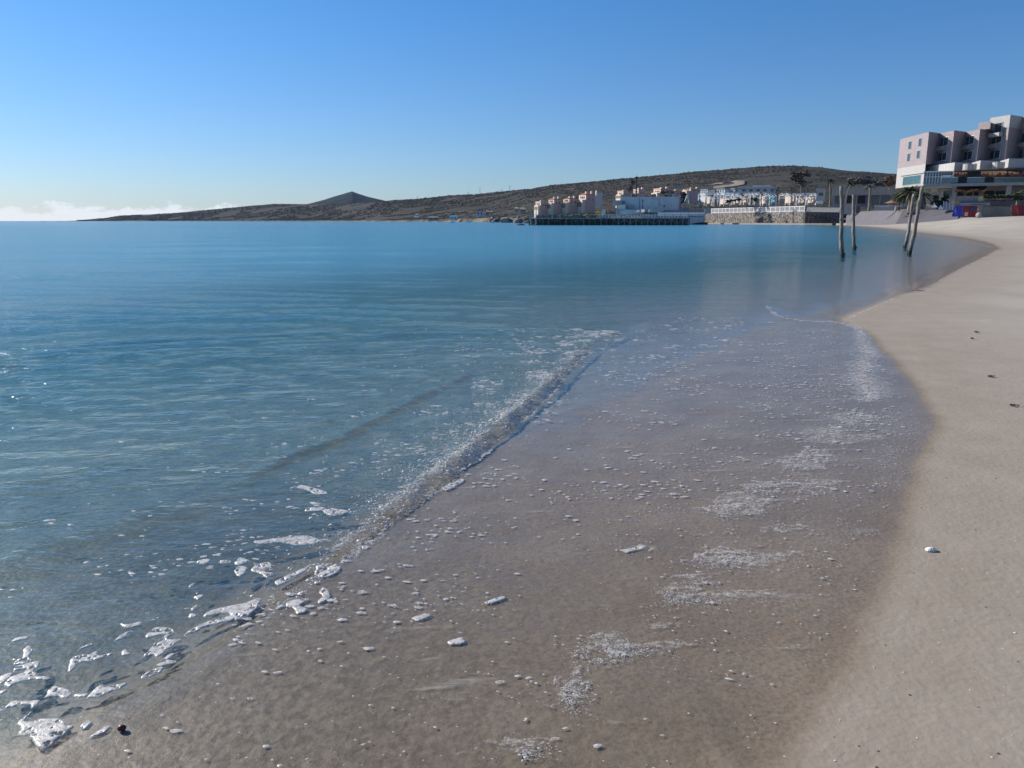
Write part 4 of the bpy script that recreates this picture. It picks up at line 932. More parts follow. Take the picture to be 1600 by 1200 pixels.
for i, px_ in enumerate(xs):
    for dep in (.35, 4.8):
        q = bp_(px_, 346, dep); o = link('pile', pile if (i % 3 == 0 or px_ > 960) and dep < 1 else pileg, root); o.location = (q[0], dep, 0)
for i in range(len(xs)-1):
    a = bp_(xs[i], 350, .15)[0]; b_ = bp_(xs[i+1], 350, .15)[0]; z1 = zdeck-.2; z0 = .35
    if xs[i] > 955:
        pr = ((a, .08, z0), (b_, .08, z1)) if i % 2 else ((a, .08, z1), (b_, .08, z0))
        MB().tube(pr, .11, 6).build('brace', M['pier_wood'], root)
    elif i % 2 == 0: MB().tube(((a, .08, z1*.55), (b_, .08, z1*.55)), .12, 6).build('brace', M['pier_green'], root)
# hanging fenders and nets along the seaward half
mb = MB()
for k in range(34):
    px_ = random.uniform(836, 965); c = bp_(px_, random.uniform(342.5, 347.5), -.25); mb.blob(c, (random.uniform(.12, .4),)*2+(random.uniform(.2, .55),), 7, 5, .2)
o = mb.build('fenders', M['paving'], root); o['kind'] = 'stuff'
postm = None
for i in range(56):
    px_ = 829.5+i*4.5
    if px_ > 1076: break
    a = bp_(px_, 340.6, 0); b_ = bp_(px_, 335.3, 0); MB().box(a[0]-.08, a[0]+.08, -.1, .08, a[2], b_[2]).build('rail_post', M['metal_white' if px_ > 935 else 'pier_wood'], root)
for (a, b_, mm) in ((829, 935, 'pier_wood'), (935, 1076, 'metal_white')):
    for yy in (335.2, 337.2, 339): f2.box(MB(), a, yy, b_, yy+.45, -.05, .1).build('rail', M[mm], root)
mb = MB()
for k in range(120):
    px_ = random.uniform(838, 958); c = bp_(px_, 340.5, 1); s_ = random.uniform(.12, .5); hgt = random.uniform(.3, 1.3); mb.box(c[0]-s_, c[0]+s_, .8, 1.6, c[2], c[2]+hgt)
o = mb.build('railing_panels', M['paving'], root); o['kind'] = 'stuff'
for k in range(7):
    px_ = 1003+k*12; f2.box(MB(), px_, 334, px_+.7, 341, -.25, .15).build('lamp_post', M['metal_grey'], root)
f3 = Fr(830, 345, 306); r3 = f3.thing('end_pillar', 'square white pillar closing the seaward end of the pier', 'pillar'); part_box(f3, 'shaft', 'white', r3, 826.7, 336.5, 830.7, 344.5, -.3, 1.2); part_box(f3, 'cap', 'white', r3, 826.3, 335.8, 831.1, 336.5, -.45, 1.5)
part_box(f3, 'footing', 'rock', r3, 826, 344.5, 836, 351.8, -.5, 3)
f3 = Fr(837.5, 352.5, 296); r3 = f3.thing('mooring_post', 'tall thin pale mooring post off the pier head', 'post'); o = MB().tube([(0, 0, -2), (0, 0, f3.pt(837.5, 327, 0)[2])], [.2, .14], 8).build('shaft', M['pier_wood'], r3)
MB().tube([(0, 0, f3.pt(837.5, 338, 0)[2]), (0, 0, f3.pt(837.5, 336.5, 0)[2])], .26, 8).build('collar', M['metal_white'], r3)
f3 = Fr(943, 340, 330); r3 = f3.thing('gate_pillar', 'short pale square pillar behind the pier railing', 'pillar'); part_box(f3, 'shaft', 'cream', r3, 940, 328, 945.8, 340, 0, 1.5); part_box(f3, 'cap', 'cream', r3, 939.6, 327.3, 946.2, 328, -.15, 1.8)
# tall dark mast
f3 = Fr(993.8, 309, 395); r3 = f3.thing('mast', 'tall dark steel mast rising over the grey building', 'mast'); zt = f3.pt(993.8, 276.5, 0)[2]
MB().tube([(0, 0, -8), (0, 0, zt)], [.36, .30], 10).build('pole', M['rust'], r3); MB().box(-.55, .55, -.5, .5, zt-.9, zt+.1).build('cap', M['rust'], r3); MB().tube([(0, 0, zt), (0, 0, zt+1)], .08, 6).build('spike', M['rust'], r3)

# ------------------------------------------------------------------ villas
def villa(x0, x1, y0, y1, dist, label, roof='roof_red', chim=2, tower=True, wall='villa_pink', frontc='cream', grp='pink villas on the slope', fl=3):
    px_ = (x0+x1)/2; f3 = Fr(px_, y1, dist); gz = hz(px_, dist); m_ = dist/1226.8
    root = f3.thing('villa', label, 'villa', grp)
    W = (x1-x0)*m_; H = f3.pt(px_, y0+2, 0)[2]; a = R(32); w_ = W*.60; dp = W*.75
    root.rotation_euler = (0, 0, f3.rz - a + R(64))   # turned so that a sunlit front and a shaded side both show
    hh = H*.86
    MB().box(-w_/2, w_/2, -dp/2, dp/2, -6, hh).build('wall', M[wall], root)
    if roof == 'roof_red': rf = MB().hip(-w_/2-.5, w_/2+.5, -dp/2-.5, dp/2+.5, hh+.003, hh+H*.14, .4).build('roof', M[roof], root)
    else: rf = MB().box(-w_/2-.2, w_/2+.2, -dp/2-.2, dp/2+.2, hh+.003, hh+.7).build('roof', M[roof], root)
    for k in range(chim):
        cx = -w_*.3+w_*.55*k; MB().box(cx-.7, cx+.7, -dp*.28-.7, -dp*.28+.7, hh-.5, hh+H*.20+k*.4).build('chimney', M['cream'], rf)
    # lower front wing with tall windows; cream paints the sun onto the -x side
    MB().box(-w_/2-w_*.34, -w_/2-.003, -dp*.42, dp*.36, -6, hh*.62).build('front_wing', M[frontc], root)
    MB().box(-w_/2-.05, -w_/2+.3, -dp*.48, dp*.48, hh*.64, hh*.97).build('upper_front', M[frontc], root)  # cream facing: sunlit tone put into the colour, pink left for the shaded side
    n = 3
    for k in range(n):
        yy = -dp*.36 + dp*.66*(k+.3)/n
        o = MB().box(-w_/2-w_*.34-.12, -w_/2-w_*.34+.2, yy, yy+dp*.12, hh*.08, hh*.46).build('window', M['glass'], root)
        MB().box(-w_/2-.22, -w_/2+.1, yy, yy+dp*.12, hh*.70, hh*.88).build('window', M['glass'], root)
    for k in range(2):
        xx = -w_*.25+w_*.4*k
        MB().box(xx, xx+w_*.16, -dp/2-.1, -dp/2+.2, hh*.55, hh*.72).build('window', M['glass'], root)
    return root
V1 = [(836, 856, 312, 329, 'lowest pink villa at the seaward end of the row, flat roofed', 'villa_pink', 1), (856, 878, 307, 327, 'pink villa with a red hipped roof, second up the row', 'roof_red', 2),
      (879, 903, 306, 326, 'villa with a pair of dark shrubs before its pale arcade', 'roof_red', 2), (903, 931, 299, 325, 'tallest villa with white chimneys and a pink side wall', 'roof_red', 3)]
for a, b_, y0, y1, l_, rf_, ch_ in V1: villa(a, b_, y0, y1, 640, l_, rf_, ch_)
f3 = Fr(934, 322, 655); r3 = f3.thing('grey_house', 'plain grey block house adjoining the tallest villa', 'house'); part_box(f3, 'wall', 'grey_wall', r3, 929, 300.5, 941, 325, 2, 9); part_box(f3, 'roof', 'concrete', r3, 928.5, 299.6, 941.5, 300.5, 1.6, 10)
V2 = [(964, 986, 296, 311, 'flat roofed pink villa behind the slender bare tree', 'villa_pink', 1), (989, 1008, 293, 310, 'pink villa just past the tall dark mast', 'villa_pink', 2), (1020, 1048, 292, 310, 'broad cream and pink villa with a tower chimney above the grey building', 'villa_pink', 2),
      (1046, 1066, 295, 310, 'cream villa with small red roof above the corner of the grey building', 'roof_red', 1), (1066, 1096, 292, 303, 'low long villa with a dark red tiled roof', 'roof_red', 2)]
for a, b_, y0, y1, l_, rf_, ch_ in V2: villa(a, b_, y0, y1, 560, l_, rf_, ch_, grp='villas above the grey building')
for k, (px_, py_, l_) in enumerate(((1054, 291, 'leftmost tiny white house in the row high on the slope'), (1059, 290.5, 'second tiny white house in the row high on the slope'), (1063.5, 290.6, 'third tiny white house in the row high on the slope'), (1068.5, 290.4, 'last tiny white house in the row high on the slope'))):
    f3 = Fr(px_, py_+1.2, 900); r3 = f3.thing('small_house', l_, 'house', 'tiny white houses on the hill'); part_box(f3, 'wall', 'white', r3, px_-1.7, py_-1.2, px_+1.7, py_+3, 0, 4); part_box(f3, 'roof', 'white', r3, px_-1.9, py_-1.7, px_+1.9, py_-1.2, -.3, 4.6)
for px_, py_, wd_, hg_, l_ in ((1100, 302, 13, 5, 'low pale house with a grey roof behind the first pavilions'), (1126, 300.5, 15, 4.5, 'wide white house below the bend of the dirt road'), (1143, 301, 10, 5, 'narrow white house next to the grey roofed hall')):
    f3 = Fr(px_, py_+2, 455); r3 = f3.thing('house', l_, 'house', 'pale houses behind the pavilions'); r3.rotation_euler[2] -= R(40)
    w_ = wd_*455/1226.8; h_ = f3.pt(px_, py_-hg_, 0)[2]
    MB().box(-w_/2, w_/2, 0, 6, -4, h_).build('wall', M['metal_white'], r3); MB().box(-w_/2-.3, w_/2+.3, -.3, 6.3, h_+.003, h_+.5).build('roof', M['concrete'], r3)
    for k in range(3): MB().box(-w_*.35+k*w_*.28, -w_*.35+k*w_*.28+w_*.12, -.06, .3, h_*.35, h_*.8).build('window', M['glass'], r3)
# dirt road on the hill
def strip(name, pl, wd, mat, label, cat):
    P = catmull([(a, b_, c_) for a, b_, c_ in pl], 6); V = []
    for q in P:
        b_ = bearing(q[0]); 
        for s_ in (-.5, .5):
            r_ = q[1]+s_*q[2]; z, _ = hill_z(np.array([b_]), np.array([r_])); V.append((r_*math.sin(b_), r_*math.cos(b_), float(z[0])+1.2))
    o = MB().add(V, [(2*k, 2*k+1, 2*k+3, 2*k+2) for k in range(len(P)-1)]).build(name, M[mat]); tag(o, label, cat, kind='structure')
def r_at(px_, py_):   # where the hill shows that pixel
    r_ = np.linspace(460, 1600, 500); b_ = np.full(500, bearing(px_)); z, _ = hill_z(b_, r_); ang = (z-CAMH)/r_; tgt = (345-py_)/1226.8*math.cos(bearing(px_))
    k = np.argmax(ang >= tgt); return float(r_[k])
strip('dirt_road', [(1098, r_at(1098, 292), 10), (1120, r_at(1120, 289), 14), (1145, r_at(1145, 287.5), 22), (1160, r_at(1160, 288.5), 30), (1150, r_at(1150, 291), 26), (1130, r_at(1130, 294), 16), (1112, r_at(1112, 296), 12)], 10, 'tan', 'pale dirt road bending across the slope above the pavilions', 'road')
strip('dirt_track', [(880, r_at(880, 298.5), 8), (887, r_at(887, 298), 9), (896, r_at(896, 297.5), 10)], 8, 'tan', 'short pale track high above the pink villas', 'track')
strip('dirt_track', [(716, r_at(716, 331.5), 8), (730, r_at(730, 331.3), 8), (745, r_at(745, 331.2), 8)], 8, 'tan', 'pale track above the far shore', 'track')

# ------------------------------------------------------------------ far shore hamlet
def house(px_, py_, wpx, hpx, dist, mat, roof, label, cat='house', win=2):
    f3 = Fr(px_, py_, dist); r3 = f3.thing('house', label, cat, 'small buildings along the far shore')
    part_box(f3, 'wall', mat, r3, px_-wpx/2, py_-hpx, px_+wpx/2, py_+2, 0, 8)
    q = f3.pt(px_, py_-hpx, 0)[2]; l_ = f3.pt(px_-wpx/2, py_, 0)[0]; r_ = f3.pt(px_+wpx/2, py_, 0)[0]
    MB().hip(l_-.6, r_+.6, -.6, 8.6, q+.003, q+2.0, .6).build('roof', M[roof], r3)
    for k in range(win): part_box(f3, 'window', 'dark', r3, px_-wpx*.3+k*wpx*.42, py_-hpx*.75, px_-wpx*.3+k*wpx*.42+wpx*.16, py_-hpx*.25, -.1, .4)
house(650.5, 342.5, 7, 3.2, 1330, 'white', 'concrete', 'white shore hut with a pale roof')
house(651.5, 337.5, 4, 2, 1400, 'white', 'white', 'white roofed hut just above the shore hut')
house(709, 342.5, 13, 4, 1180, 'grey_wall', 'teal_roof', 'shore cafe under a teal roof')
house(677, 343, 18, 3, 1230, 'tan', 'beige_wall', 'long sandy shed by the water')
house(750, 337, 12, 7, 1120, 'grey_wall', 'rust', 'grey house with a nearly black roof')
house(762, 335, 5, 4, 1120, 'tan', 'beige_wall', 'small beige house beside the dark roofed one')
house(768, 335.5, 3, 4.5, 1110, 'white', 'white', 'narrow white tower house')
house(807, 331, 6, 5, 860, 'white', 'beige_wall', 'white house with square openings on the low cliff')
house(817, 331, 8, 4, 850, 'beige_wall', 'beige_wall', 'unfinished beige house on the low cliff')
def boat(px_, py_, dist, L, label):
    f3 = Fr(px_, py_, dist); f3.o.z = 0; r3 = f3.thing('boat', label, 'boat', 'white boats off the far shore')
    V = []; n = 7
    for k in range(n):
        u = k/(n-1); hw = L*.16*math.sin(math.pi*min(u*.8+.2, 1))**.7+.03; kx = -L/2+L*u; V += [(kx, -hw, L*.16+.5*u), (kx, 0, -.3), (kx, hw, L*.16+.5*u)]
    Fq = []
    for k in range(n-1): Fq += [(3*k, 3*k+1, 3*k+4, 3*k+3), (3*k+1, 3*k+2, 3*k+5, 3*k+4), (3*k+2, 3*k, 3*k+3, 3*k+5)]
    MB().add(V, Fq).build('hull', M['metal_white'], r3); MB().box(-L*.2, L*.1, -.6, .6, L*.15, L*.15+1.5).build('cabin', M['metal_white'], r3)
boat(733, 346.5, 950, 6, 'white boat moored off the teal roofed cafe'); boat(770, 348.5, 620, 4, 'small white boat off the low cliff'); boat(707, 348.5, 640, 4, 'low white boat nearest the open bay')
# rocks at the foot of the low cliff and on the tip of the pier
for k, (px_, py_, dist, s_, l_) in enumerate(((800, 342, 700, 9, 'pale rocky cliff block at the water beside the pier'), (816, 342, 560, 8, 'rounded pale cliff behind the pier head'), (775, 344.5, 900, 9, 'low pale rock ledge along the far shore'))):
    p_ = at(px_, py_, dist); o = MB(); 
    for _ in range(5): o.blob((random.uniform(-s_, s_)*.9, random.uniform(-s_, s_)*.5, random.uniform(-1, 1)), (s_*random.uniform(.5, .9), s_*random.uniform(.4, .7), s_*random.uniform(.3, .55)), 10, 7, .22)
    ob = o.build('cliff_rock', M['rock']); ob.location = (p_.x, p_.y, 1); ob.rotation_euler = (0, 0, -bearing(px_)); tag(ob, l_, 'rock', 'rocks along the far shore')
o = MB()
for k in range(9): o.blob((random.uniform(-4, 4), random.uniform(-1, 1), 0), (random.uniform(.4, 1), random.uniform(.4, .8), random.uniform(.3, .6)), 8, 5, .25)
p_ = at(826, 352, 297); ob = o.build('shore_rocks', M['dark_rock']); ob.location = (p_.x, p_.y, 0); tag(ob, 'dark wet rocks breaking the water at the pier head', 'rocks', kind='stuff')
# power poles on the ridge
for px_, y0, y1, l_ in ((652.5, 306.5, 313, 'utility pole standing alone on the low saddle'), (731.5, 299.5, 305.5, 'short utility pole beside the tallest one'), (750, 293, 304.5, 'lattice pole with a broad cross arm on the ridge'), (784, 296, 301, 'small utility pole between two taller ones'), (796.5, 290.5, 300.5, 'tall utility pole highest on the ridge')):
    b_ = bearing(px_); dist = float(np.interp(px_, PXH, R_PEAK))*.985; f3 = Fr(px_, y1, dist); r3 = f3.thing('utility_pole', l_, 'utility pole', 'poles along the ridge'); zt = f3.pt(px_, y0, 0)[2]
    MB().tube([(0, 0, -8), (0, 0, zt)], [.5, .35], 6).build('pole', M['rust'], r3); MB().box(-2.2, 2.2, -.2, .2, zt-1.6, zt-1.1).build('cross_arm', M['rust'], r3)

# ------------------------------------------------------------------ wooden poles standing in the shallows
t = NT('weathered_wood'); b = t.n('ShaderNodeBsdfPrincipled'); t.l(b.outputs[0], t.out.inputs[0]); b.inputs['Roughness'].default_value = .85
p = t.pos((9, 9, 1.2)); c = t.mix(t.rng(t.noise(p, 2.2, 5, .65), .36, .64), (.085, .072, .058, 1), (.34, .30, .26, 1))
g = t.n('ShaderNodeNewGeometry'); sp_ = t.n('ShaderNodeSeparateXYZ'); t.l(g.outputs['Position'], sp_.inputs[0])
c = t.mix(t.rng(t.math('ADD', sp_.outputs[2], t.math('MULTIPLY', t.noise(p, 3, 3), .5)), .75, .35), c, (.022, .020, .016, 1))
t.l(c, b.inputs['Base Color']); bp = t.n('ShaderNodeBump'); bp.inputs['Distance'].default_value = .03; t.l(t.noise(p, 3, 5, .7), bp.inputs['Height']); t.l(bp.outputs[0], b.inputs['Normal'])
WOOD = t.m
for (bx, by, tx, ty, wpx, l_) in ((1316.5, 401, 1313.5, 291, 5.6, 'tallest upright weathered wooden pole standing in the shallows'), (1335, 390, 1333, 304, 4.6, 'shorter upright wooden pole just behind the tallest one'),
                                  (1414, 387, 1429, 303, 4.2, 'thinner leaning wooden pole in the shallows'), (1420.5, 397, 1443, 291, 5.2, 'longer leaning wooden pole with a pale split side')):
    g0 = on_level(bx, by, 0); dist = math.hypot(*g0); f3 = Fr(bx, by, dist); root = f3.thing('wooden_pole', l_, 'wooden pole', 'wooden poles standing in the shallow water')
    top_ = Vector(f3.pt(tx, ty, 0)); r0 = wpx*dist/1226.8/2; pts = []; rad_ = []
    for k in range(15):
        u = -.12+1.12*k/14; q = top_*u; pts.append((q.x+random.uniform(-1, 1)*.018+.03*math.sin(u*5+bx), q.y+random.uniform(-1, 1)*.015, q.z)); rad_.append(r0*(1.08-.22*u)*random.uniform(.9, 1.1))
    MB().tube(pts, rad_, 12).build('shaft', WOOD, root, True)
    for _ in range(4):
        u = random.uniform(.3, .95); q = top_*u; a = random.uniform(0, 6.28); MB().blob((q.x+math.cos(a)*r0*.9, q.y+math.sin(a)*r0*.9, q.z), (r0*.35, r0*.35, r0*.6), 7, 5, .2).build('knot', WOOD, root, True)
    mb = MB()
    for _ in range(14):
        a = random.uniform(0, 6.28); mb.blob((math.cos(a)*r0, math.sin(a)*r0, random.uniform(-.02, .16)), (r0*.4, r0*.4, r0*.5), 6, 4, .3)
    mb.build('weed_collar', M['twig'], root)

# ------------------------------------------------------------------ things on the sand
def on_sand(px_, py_):
    z = .3
    for _ in range(6):
        g_ = on_level(px_, py_, z); zz_ = heights([g_[0]], [g_[1]]); z = float(zz_[1][0])
    return Vector((g_[0], g_[1], z))
q = on_sand(1455, 861); mb = MB(); n = 14; V = [(0, 0, .016)]; Fq = []
for j in range(1, 4):
    for k in range(n):
        a = 2*math.pi*k/n; rr_ = .028*j/3*(1+.07*(k % 2))*(1.0 if math.sin(a) > -.6 else .72); V.append((rr_*math.cos(a), rr_*math.sin(a)*.85, .016*(1-(j/3)**2)+.002*(k % 2)*(j/3)))
for k in range(n): Fq.append((0, 1+k, 1+(k+1) % n))
for j in range(2):
    for k in range(n): Fq.append((1+j*n+k, 1+(j+1)*n+k, 1+(j+1)*n+(k+1) % n, 1+j*n+(k+1) % n))
Fq.append(tuple(1+2*n+k for k in range(n))); ob = MB().add(V, Fq).build('seashell', M['shell']); ob.location = q+Vector((0, 0, .003)); tag(ob, 'white cockle shell lying alone on the smooth damp sand', 'shell')
for k, (px_, py_, s_, l_) in enumerate(((1525, 520, .04, 'flat tangle of dark seaweed near the paler sand'), (1548, 590, .025, 'compact dark seaweed lump at mid beach'), (1581, 635, .03, 'thin scrap of dry weed towards the dry sand'), 
                                           (1436, 455, .09, 'dark weed strand at the lip of the cove'), (1518, 530, .025, 'crumb of weed just below the flat tangle'))):
    q = on_sand(px_, py_); mb = MB()
    for _ in range(12):
        a = random.uniform(0, 6.28); r_ = s_*random.uniform(.2, 1); c0 = Vector((random.gauss(0, s_*.5), random.gauss(0, s_*.35), .004)); pts = [c0+Vector((math.cos(a+u*.9)*r_*u, math.sin(a+u*.9)*r_*u*.6, .012*math.sin(u*3.1)+random.uniform(0, .008))) for u in (0, .33, .66, 1)]
        mb.tube(pts, [.003, .004, .003, .002], 5)
    ob = mb.build('seaweed', M['twig']); ob.location = q; tag(ob, l_, 'seaweed', 'scraps of seaweed on the sand')
# pebbles and shell grit
mb = MB(); ms = MB(); n = 190
cand = [on_level(random.uniform(1150, 1700), random.uniform(560, 1260), .15) for _ in range(n)]
zw_, zs_, dd_, _ = heights([c_[0] for c_ in cand], [c_[1] for c_ in cand])
for (cx, cy), z_, d_ in zip(cand, zs_, dd_):
    if d_ < .05: continue
    s_ = random.choice((.0018, .002, .0025, .003, .004)); (mb if random.random() < .6 else ms).blob((cx, cy, z_+s_*.2), (s_*1.3, s_, s_*.6), 6, 4, .2)
tag(mb.build('pebbles', M['pebble']), 'tiny grey pebbles scattered on the damp sand', 'pebbles', kind='stuff'); tag(ms.build('shell_grit', M['shell']), 'tiny white shell fragments scattered on the damp sand', 'shells', kind='stuff')
g0 = on_level(192, 1153, 0); zz_ = heights([g0[0]], [g0[1]]); ob = MB().blob((0, 0, .012), (.014, .011, .010), 12, 8, .1).build('stone', M['redstone'], None, True); ob.location = (g0[0], g0[1], float(zz_[0][0])-.008); tag(ob, 'red brown stone just breaking the water by the foam', 'stone')
q = at(1303, 350, 330); ob = MB().blob((0, 0, .3), (.9, .5, .5), 9, 6, .2).blob((.5, 0, .7), (.3, .3, .4), 7, 5, .2).build('rock', M['dark_rock']); ob.location = (q.x, q.y, .0); tag(ob, 'single dark rock at the far water edge behind the poles', 'rock')

# ------------------------------------------------------------------ foam
t = NT('foam'); b = t.n('ShaderNodeBsdfPrincipled'); p = t.pos()
t.l(t.mix(t.rng(t.noise(p, 120, 3, .6), .35, .65), (.50, .485, .46, 1), (.69, .67, .64, 1)), b.inputs['Base Color']); b.inputs['Roughness'].default_value = .4; b.inputs['Specular IOR Level'].default_value = .5
vo = t.n('ShaderNodeTexVoronoi'); vo.inputs['Scale'].default_value = 150; t.l(p, vo.inputs['Vector'])
bp = t.n('ShaderNodeBump'); bp.inputs['Distance'].default_value = .0015; bp.inputs['Strength'].default_value = .6; t.l(vo.outputs['Distance'], bp.inputs['Height']); t.l(bp.outputs[0], b.inputs['Normal'])
al = t.math('MULTIPLY', t.rng(t.noise(p, 38, 4, .65), .36, .58, .30, .92), t.rng(vo.outputs['Distance'], .12, .35, .72, 1.0))
tr = t.n('ShaderNodeBsdfTransparent'); mx = t.n('ShaderNodeMixShader'); t.l(al, mx.inputs[0]); t.l(tr.outputs[0], mx.inputs[1]); t.l(b.outputs[0], mx.inputs[2]); t.l(mx.outputs[0], t.out.inputs[0])
FOAM = t.m
t = NT('foam_film'); b = t.n('ShaderNodeBsdfDiffuse'); b.inputs[0].default_value = (.70, .68, .65, 1); p = t.pos()
vo = t.n('ShaderNodeTexVoronoi', feature='DISTANCE_TO_EDGE'); vo.inputs['Scale'].default_value = 75; t.l(p, vo.inputs['Vector'])
al = t.math('MULTIPLY', t.rng(t.noise(t.pos((1, 1.6, 1)), 22, 6, .75), .42, .68, 0, .70), t.rng(vo.outputs['Distance'], .16, .02, .35, 1.0))
tr = t.n('ShaderNodeBsdfTransparent'); mx = t.n('ShaderNodeMixShader'); t.l(al, mx.inputs[0]); t.l(tr.outputs[0], mx.inputs[1]); t.l(b.outputs[0], mx.inputs[2]); t.l(mx.outputs[0], t.out.inputs[0])
FILM = t.m
def pxpoints(pp): return [on_level(a, b_, 0.015) for a, b_ in pp]
crop = lambda L: [(cx/3.2, 850+cy/3.2) for cx, cy in L]
patches = [crop(L) for L in (
 [(90,895),(150,842),(155,850),(120,885),(170,885),(220,875),(300,880),(335,915),(372,920),(350,940),(320,960),(285,985),(225,1030),(185,1010),(160,955),(95,960),(110,920)],
 [(225,765),(250,725),(290,712),(350,735),(355,755),(330,775),(290,765)], [(362,765),(400,752),(448,755),(430,768)],
 [(445,775),(470,740),(510,712),(530,725),(600,708),(636,712),(600,730),(540,755),(490,778)],
 [(20,690),(60,655),(120,635),(130,610),(70,625),(90,600),(190,580),(198,598),(175,620),(190,655),(250,660),(245,672),(150,672),(80,690),(40,708)],
 [(68,590),(90,570),(120,560),(125,515),(150,505),(160,530),(150,555),(155,575),(120,590)],
 [(345,635),(360,570),(400,552),(450,548),(478,535),(490,560),(560,545),(540,560),(470,580),(400,590),(370,620)],
 [(720,568),(770,510),(800,480),(840,455),(790,460),(735,468),(755,430),(795,420),(865,430),(862,455),(840,480),(900,485),(900,495),(860,520),(790,570),(770,555)],
 [(570,488),(600,455),(650,435),(665,440),(640,460)], [(600,390),(640,398),(700,386),(708,396),(690,408),(640,412)],
 [(925,462),(960,430),(1030,400),(1110,380),(1165,362),(1110,352),(1030,365),(1040,345),(1110,325),(1200,310),(1290,288),(1300,300),(1270,340),(1210,375),(1120,400),(1040,415),(960,450)],
 [(1380,335),(1430,305),(1535,290),(1540,300),(1500,330),(1535,350),(1525,368),(1490,365),(1460,330)],
 [(1255,130),(1280,105),(1350,95),(1360,120),(1320,140),(1370,150),(1340,170),(1310,150)], [(1175,85),(1200,68),(1240,80),(1220,98),(1180,98)], [(980,85),(1010,72),(1052,74),(1030,92)],
 [(1175,130),(1225,110),(1235,130),(1210,160),(1190,158)], [(20,815),(60,785),(100,778),(180,782),(190,800),(170,822),(150,800),(100,800),(60,812)], [(705,675),(740,650),(800,630),(815,645),(780,665),(720,680)],
 [(0,655),(40,638),(66,640),(45,665),(0,685)], [(0,730),(25,722),(35,728),(0,745)], [(410,915),(440,888),(460,900),(430,930)], [(455,980),(490,955),(545,930),(555,940),(510,970)], [(52,478),(90,458),(138,452),(130,466),(80,478)],
 [(395,525),(430,500),(458,495),(440,508)], [(805,595),(840,565),(880,558),(870,572),(830,592)], [(608,545),(620,525),(640,540),(655,553),(615,556)], [(1100,80),(1150,82),(1150,92),(1105,90)],
 [(972,265),(1000,255),(1015,258),(995,275)], [(955,325),(985,308),(988,320),(965,333)], [(945,350),(980,352),(975,368),(950,366)], [(945,205),(970,190),(975,195),(955,212)])]
patches += [[(392,844),(420,842),(455,838),(480,838),(500,848),(470,852),(440,847),(410,848)], [(503,797),(520,795),(545,800),(530,806),(512,803)], [(478,793),(505,792),(508,797),(480,798)], [(496,888),(520,885),(532,892),(515,905),(495,900)],
            [(500,928),(508,924),(518,940),(505,948),(498,946),(506,938)], [(452,762),(470,757),(500,765),(512,771),(498,772),(475,763)], [(645,978),(665,972),(674,976),(655,984)], [(700,1020),(722,1014),(728,1022),(708,1026)], [(757,955),(785,947),(788,951),(765,958)], [(970,872),(1010,866),(1005,870),(980,876)],
            [(360,958),(395,940),(408,941),(390,965),(372,972)], [(430,910),(470,893),(490,884),(470,900),(440,916)], [(690,758),(720,745),(725,748),(700,762)]]
fv, ff = [], []
def add_patch(poly, hgt=.0014, fv=fv, ff=ff, ragged=.020, hole=.60):
    pts = np.array(pxpoints(poly)); loop = catmull([(*q, 0) for q in np.vstack([pts, pts[:1]])], 5)[:-1, :2]
    loop = loop + np.stack([fbm(loop[:, 0]*40, loop[:, 1]*40, 3)-.47, fbm(loop[:, 0]*40+9, loop[:, 1]*40, 3)-.47], 1)*ragged
    # a fine grid inside the outline, domed and lumpy
    lo, hi = loop.min(0), loop.max(0); s = max(.0035, (hi-lo).max()/70); gx, gy = np.meshgrid(np.arange(lo[0], hi[0]+s, s), np.arange(lo[1], hi[1]+s, s), indexing='ij'); sh0 = gx.shape
    X, Y = gx.ravel(), gy.ravel(); ins = inside(X, Y, loop); lp = np.column_stack([np.vstack([loop, loop[:1]]), np.zeros(len(loop)+1)]); dd = dist_poly(X, Y, lp)[0]
    ins &= ~((fbm(X*45, Y*45, 4) > hole) & (dd > s*1.2))
    zw = heights(X, Y)[0]; Z = zw + .0006 + hgt*np.tanh(dd/.012)*(.6+.7*fbm(X*60, Y*60, 3)); Z = np.where(ins, Z, zw-.003)
    dom = ins.reshape(sh0); n0 = len(fv); idx = np.full(sh0, -1); grow = dom.copy(); grow[1:] |= dom[:-1]; grow[:-1] |= dom[1:]; g2 = grow.copy(); g2[:, 1:] |= grow[:, :-1]; g2[:, :-1] |= grow[:, 1:]
    ids = np.flatnonzero(g2.ravel()); idx.ravel()[ids] = np.arange(len(ids))+n0; fv.extend(np.stack([X, Y, Z], 1)[ids].tolist())
    a, b_, c_, d_ = idx[:-1, :-1], idx[1:, :-1], idx[1:, 1:], idx[:-1, 1:]; any_ = dom[:-1, :-1] | dom[1:, :-1] | dom[1:, 1:] | dom[:-1, 1:]; ok = (a >= 0) & (b_ >= 0) & (c_ >= 0) & (d_ >= 0) & any_
    ff.extend(np.stack([a[ok], b_[ok], c_[ok], d_[ok]], 1).tolist())
for pl in patches: add_patch(pl)
lv, lf = [], []
def smear(cx, cy, wx, wy, n=14):
    add_patch([(cx+wx*.5*math.cos(6.2832*k/n)*random.uniform(.55, 1.3), cy+wy*.5*math.sin(6.2832*k/n)*random.uniform(.5, 1.3)) for k in range(n)], .0004, lv, lf, .05, .56)
for a_ in ((1255,732,88,34), (1212,770,92,16), (1275,771,110,10), (1165,802,98,36), (1118,882,74,24), (1180,890,150,26), (1060,944,70,26), (1150,950,190,14), (950,1031,80,38), (1020,1034,120,14), (895,1100,56,58), (1340,665,84,18), (1290,686,80,14), (1100,920,80,10), (810,1190,84,26), (1230,845,70,14), (1310,700,120,16), (1130,806,80,12), (1040,1000,60,10), (1000,870,70,9)): smear(*a_)
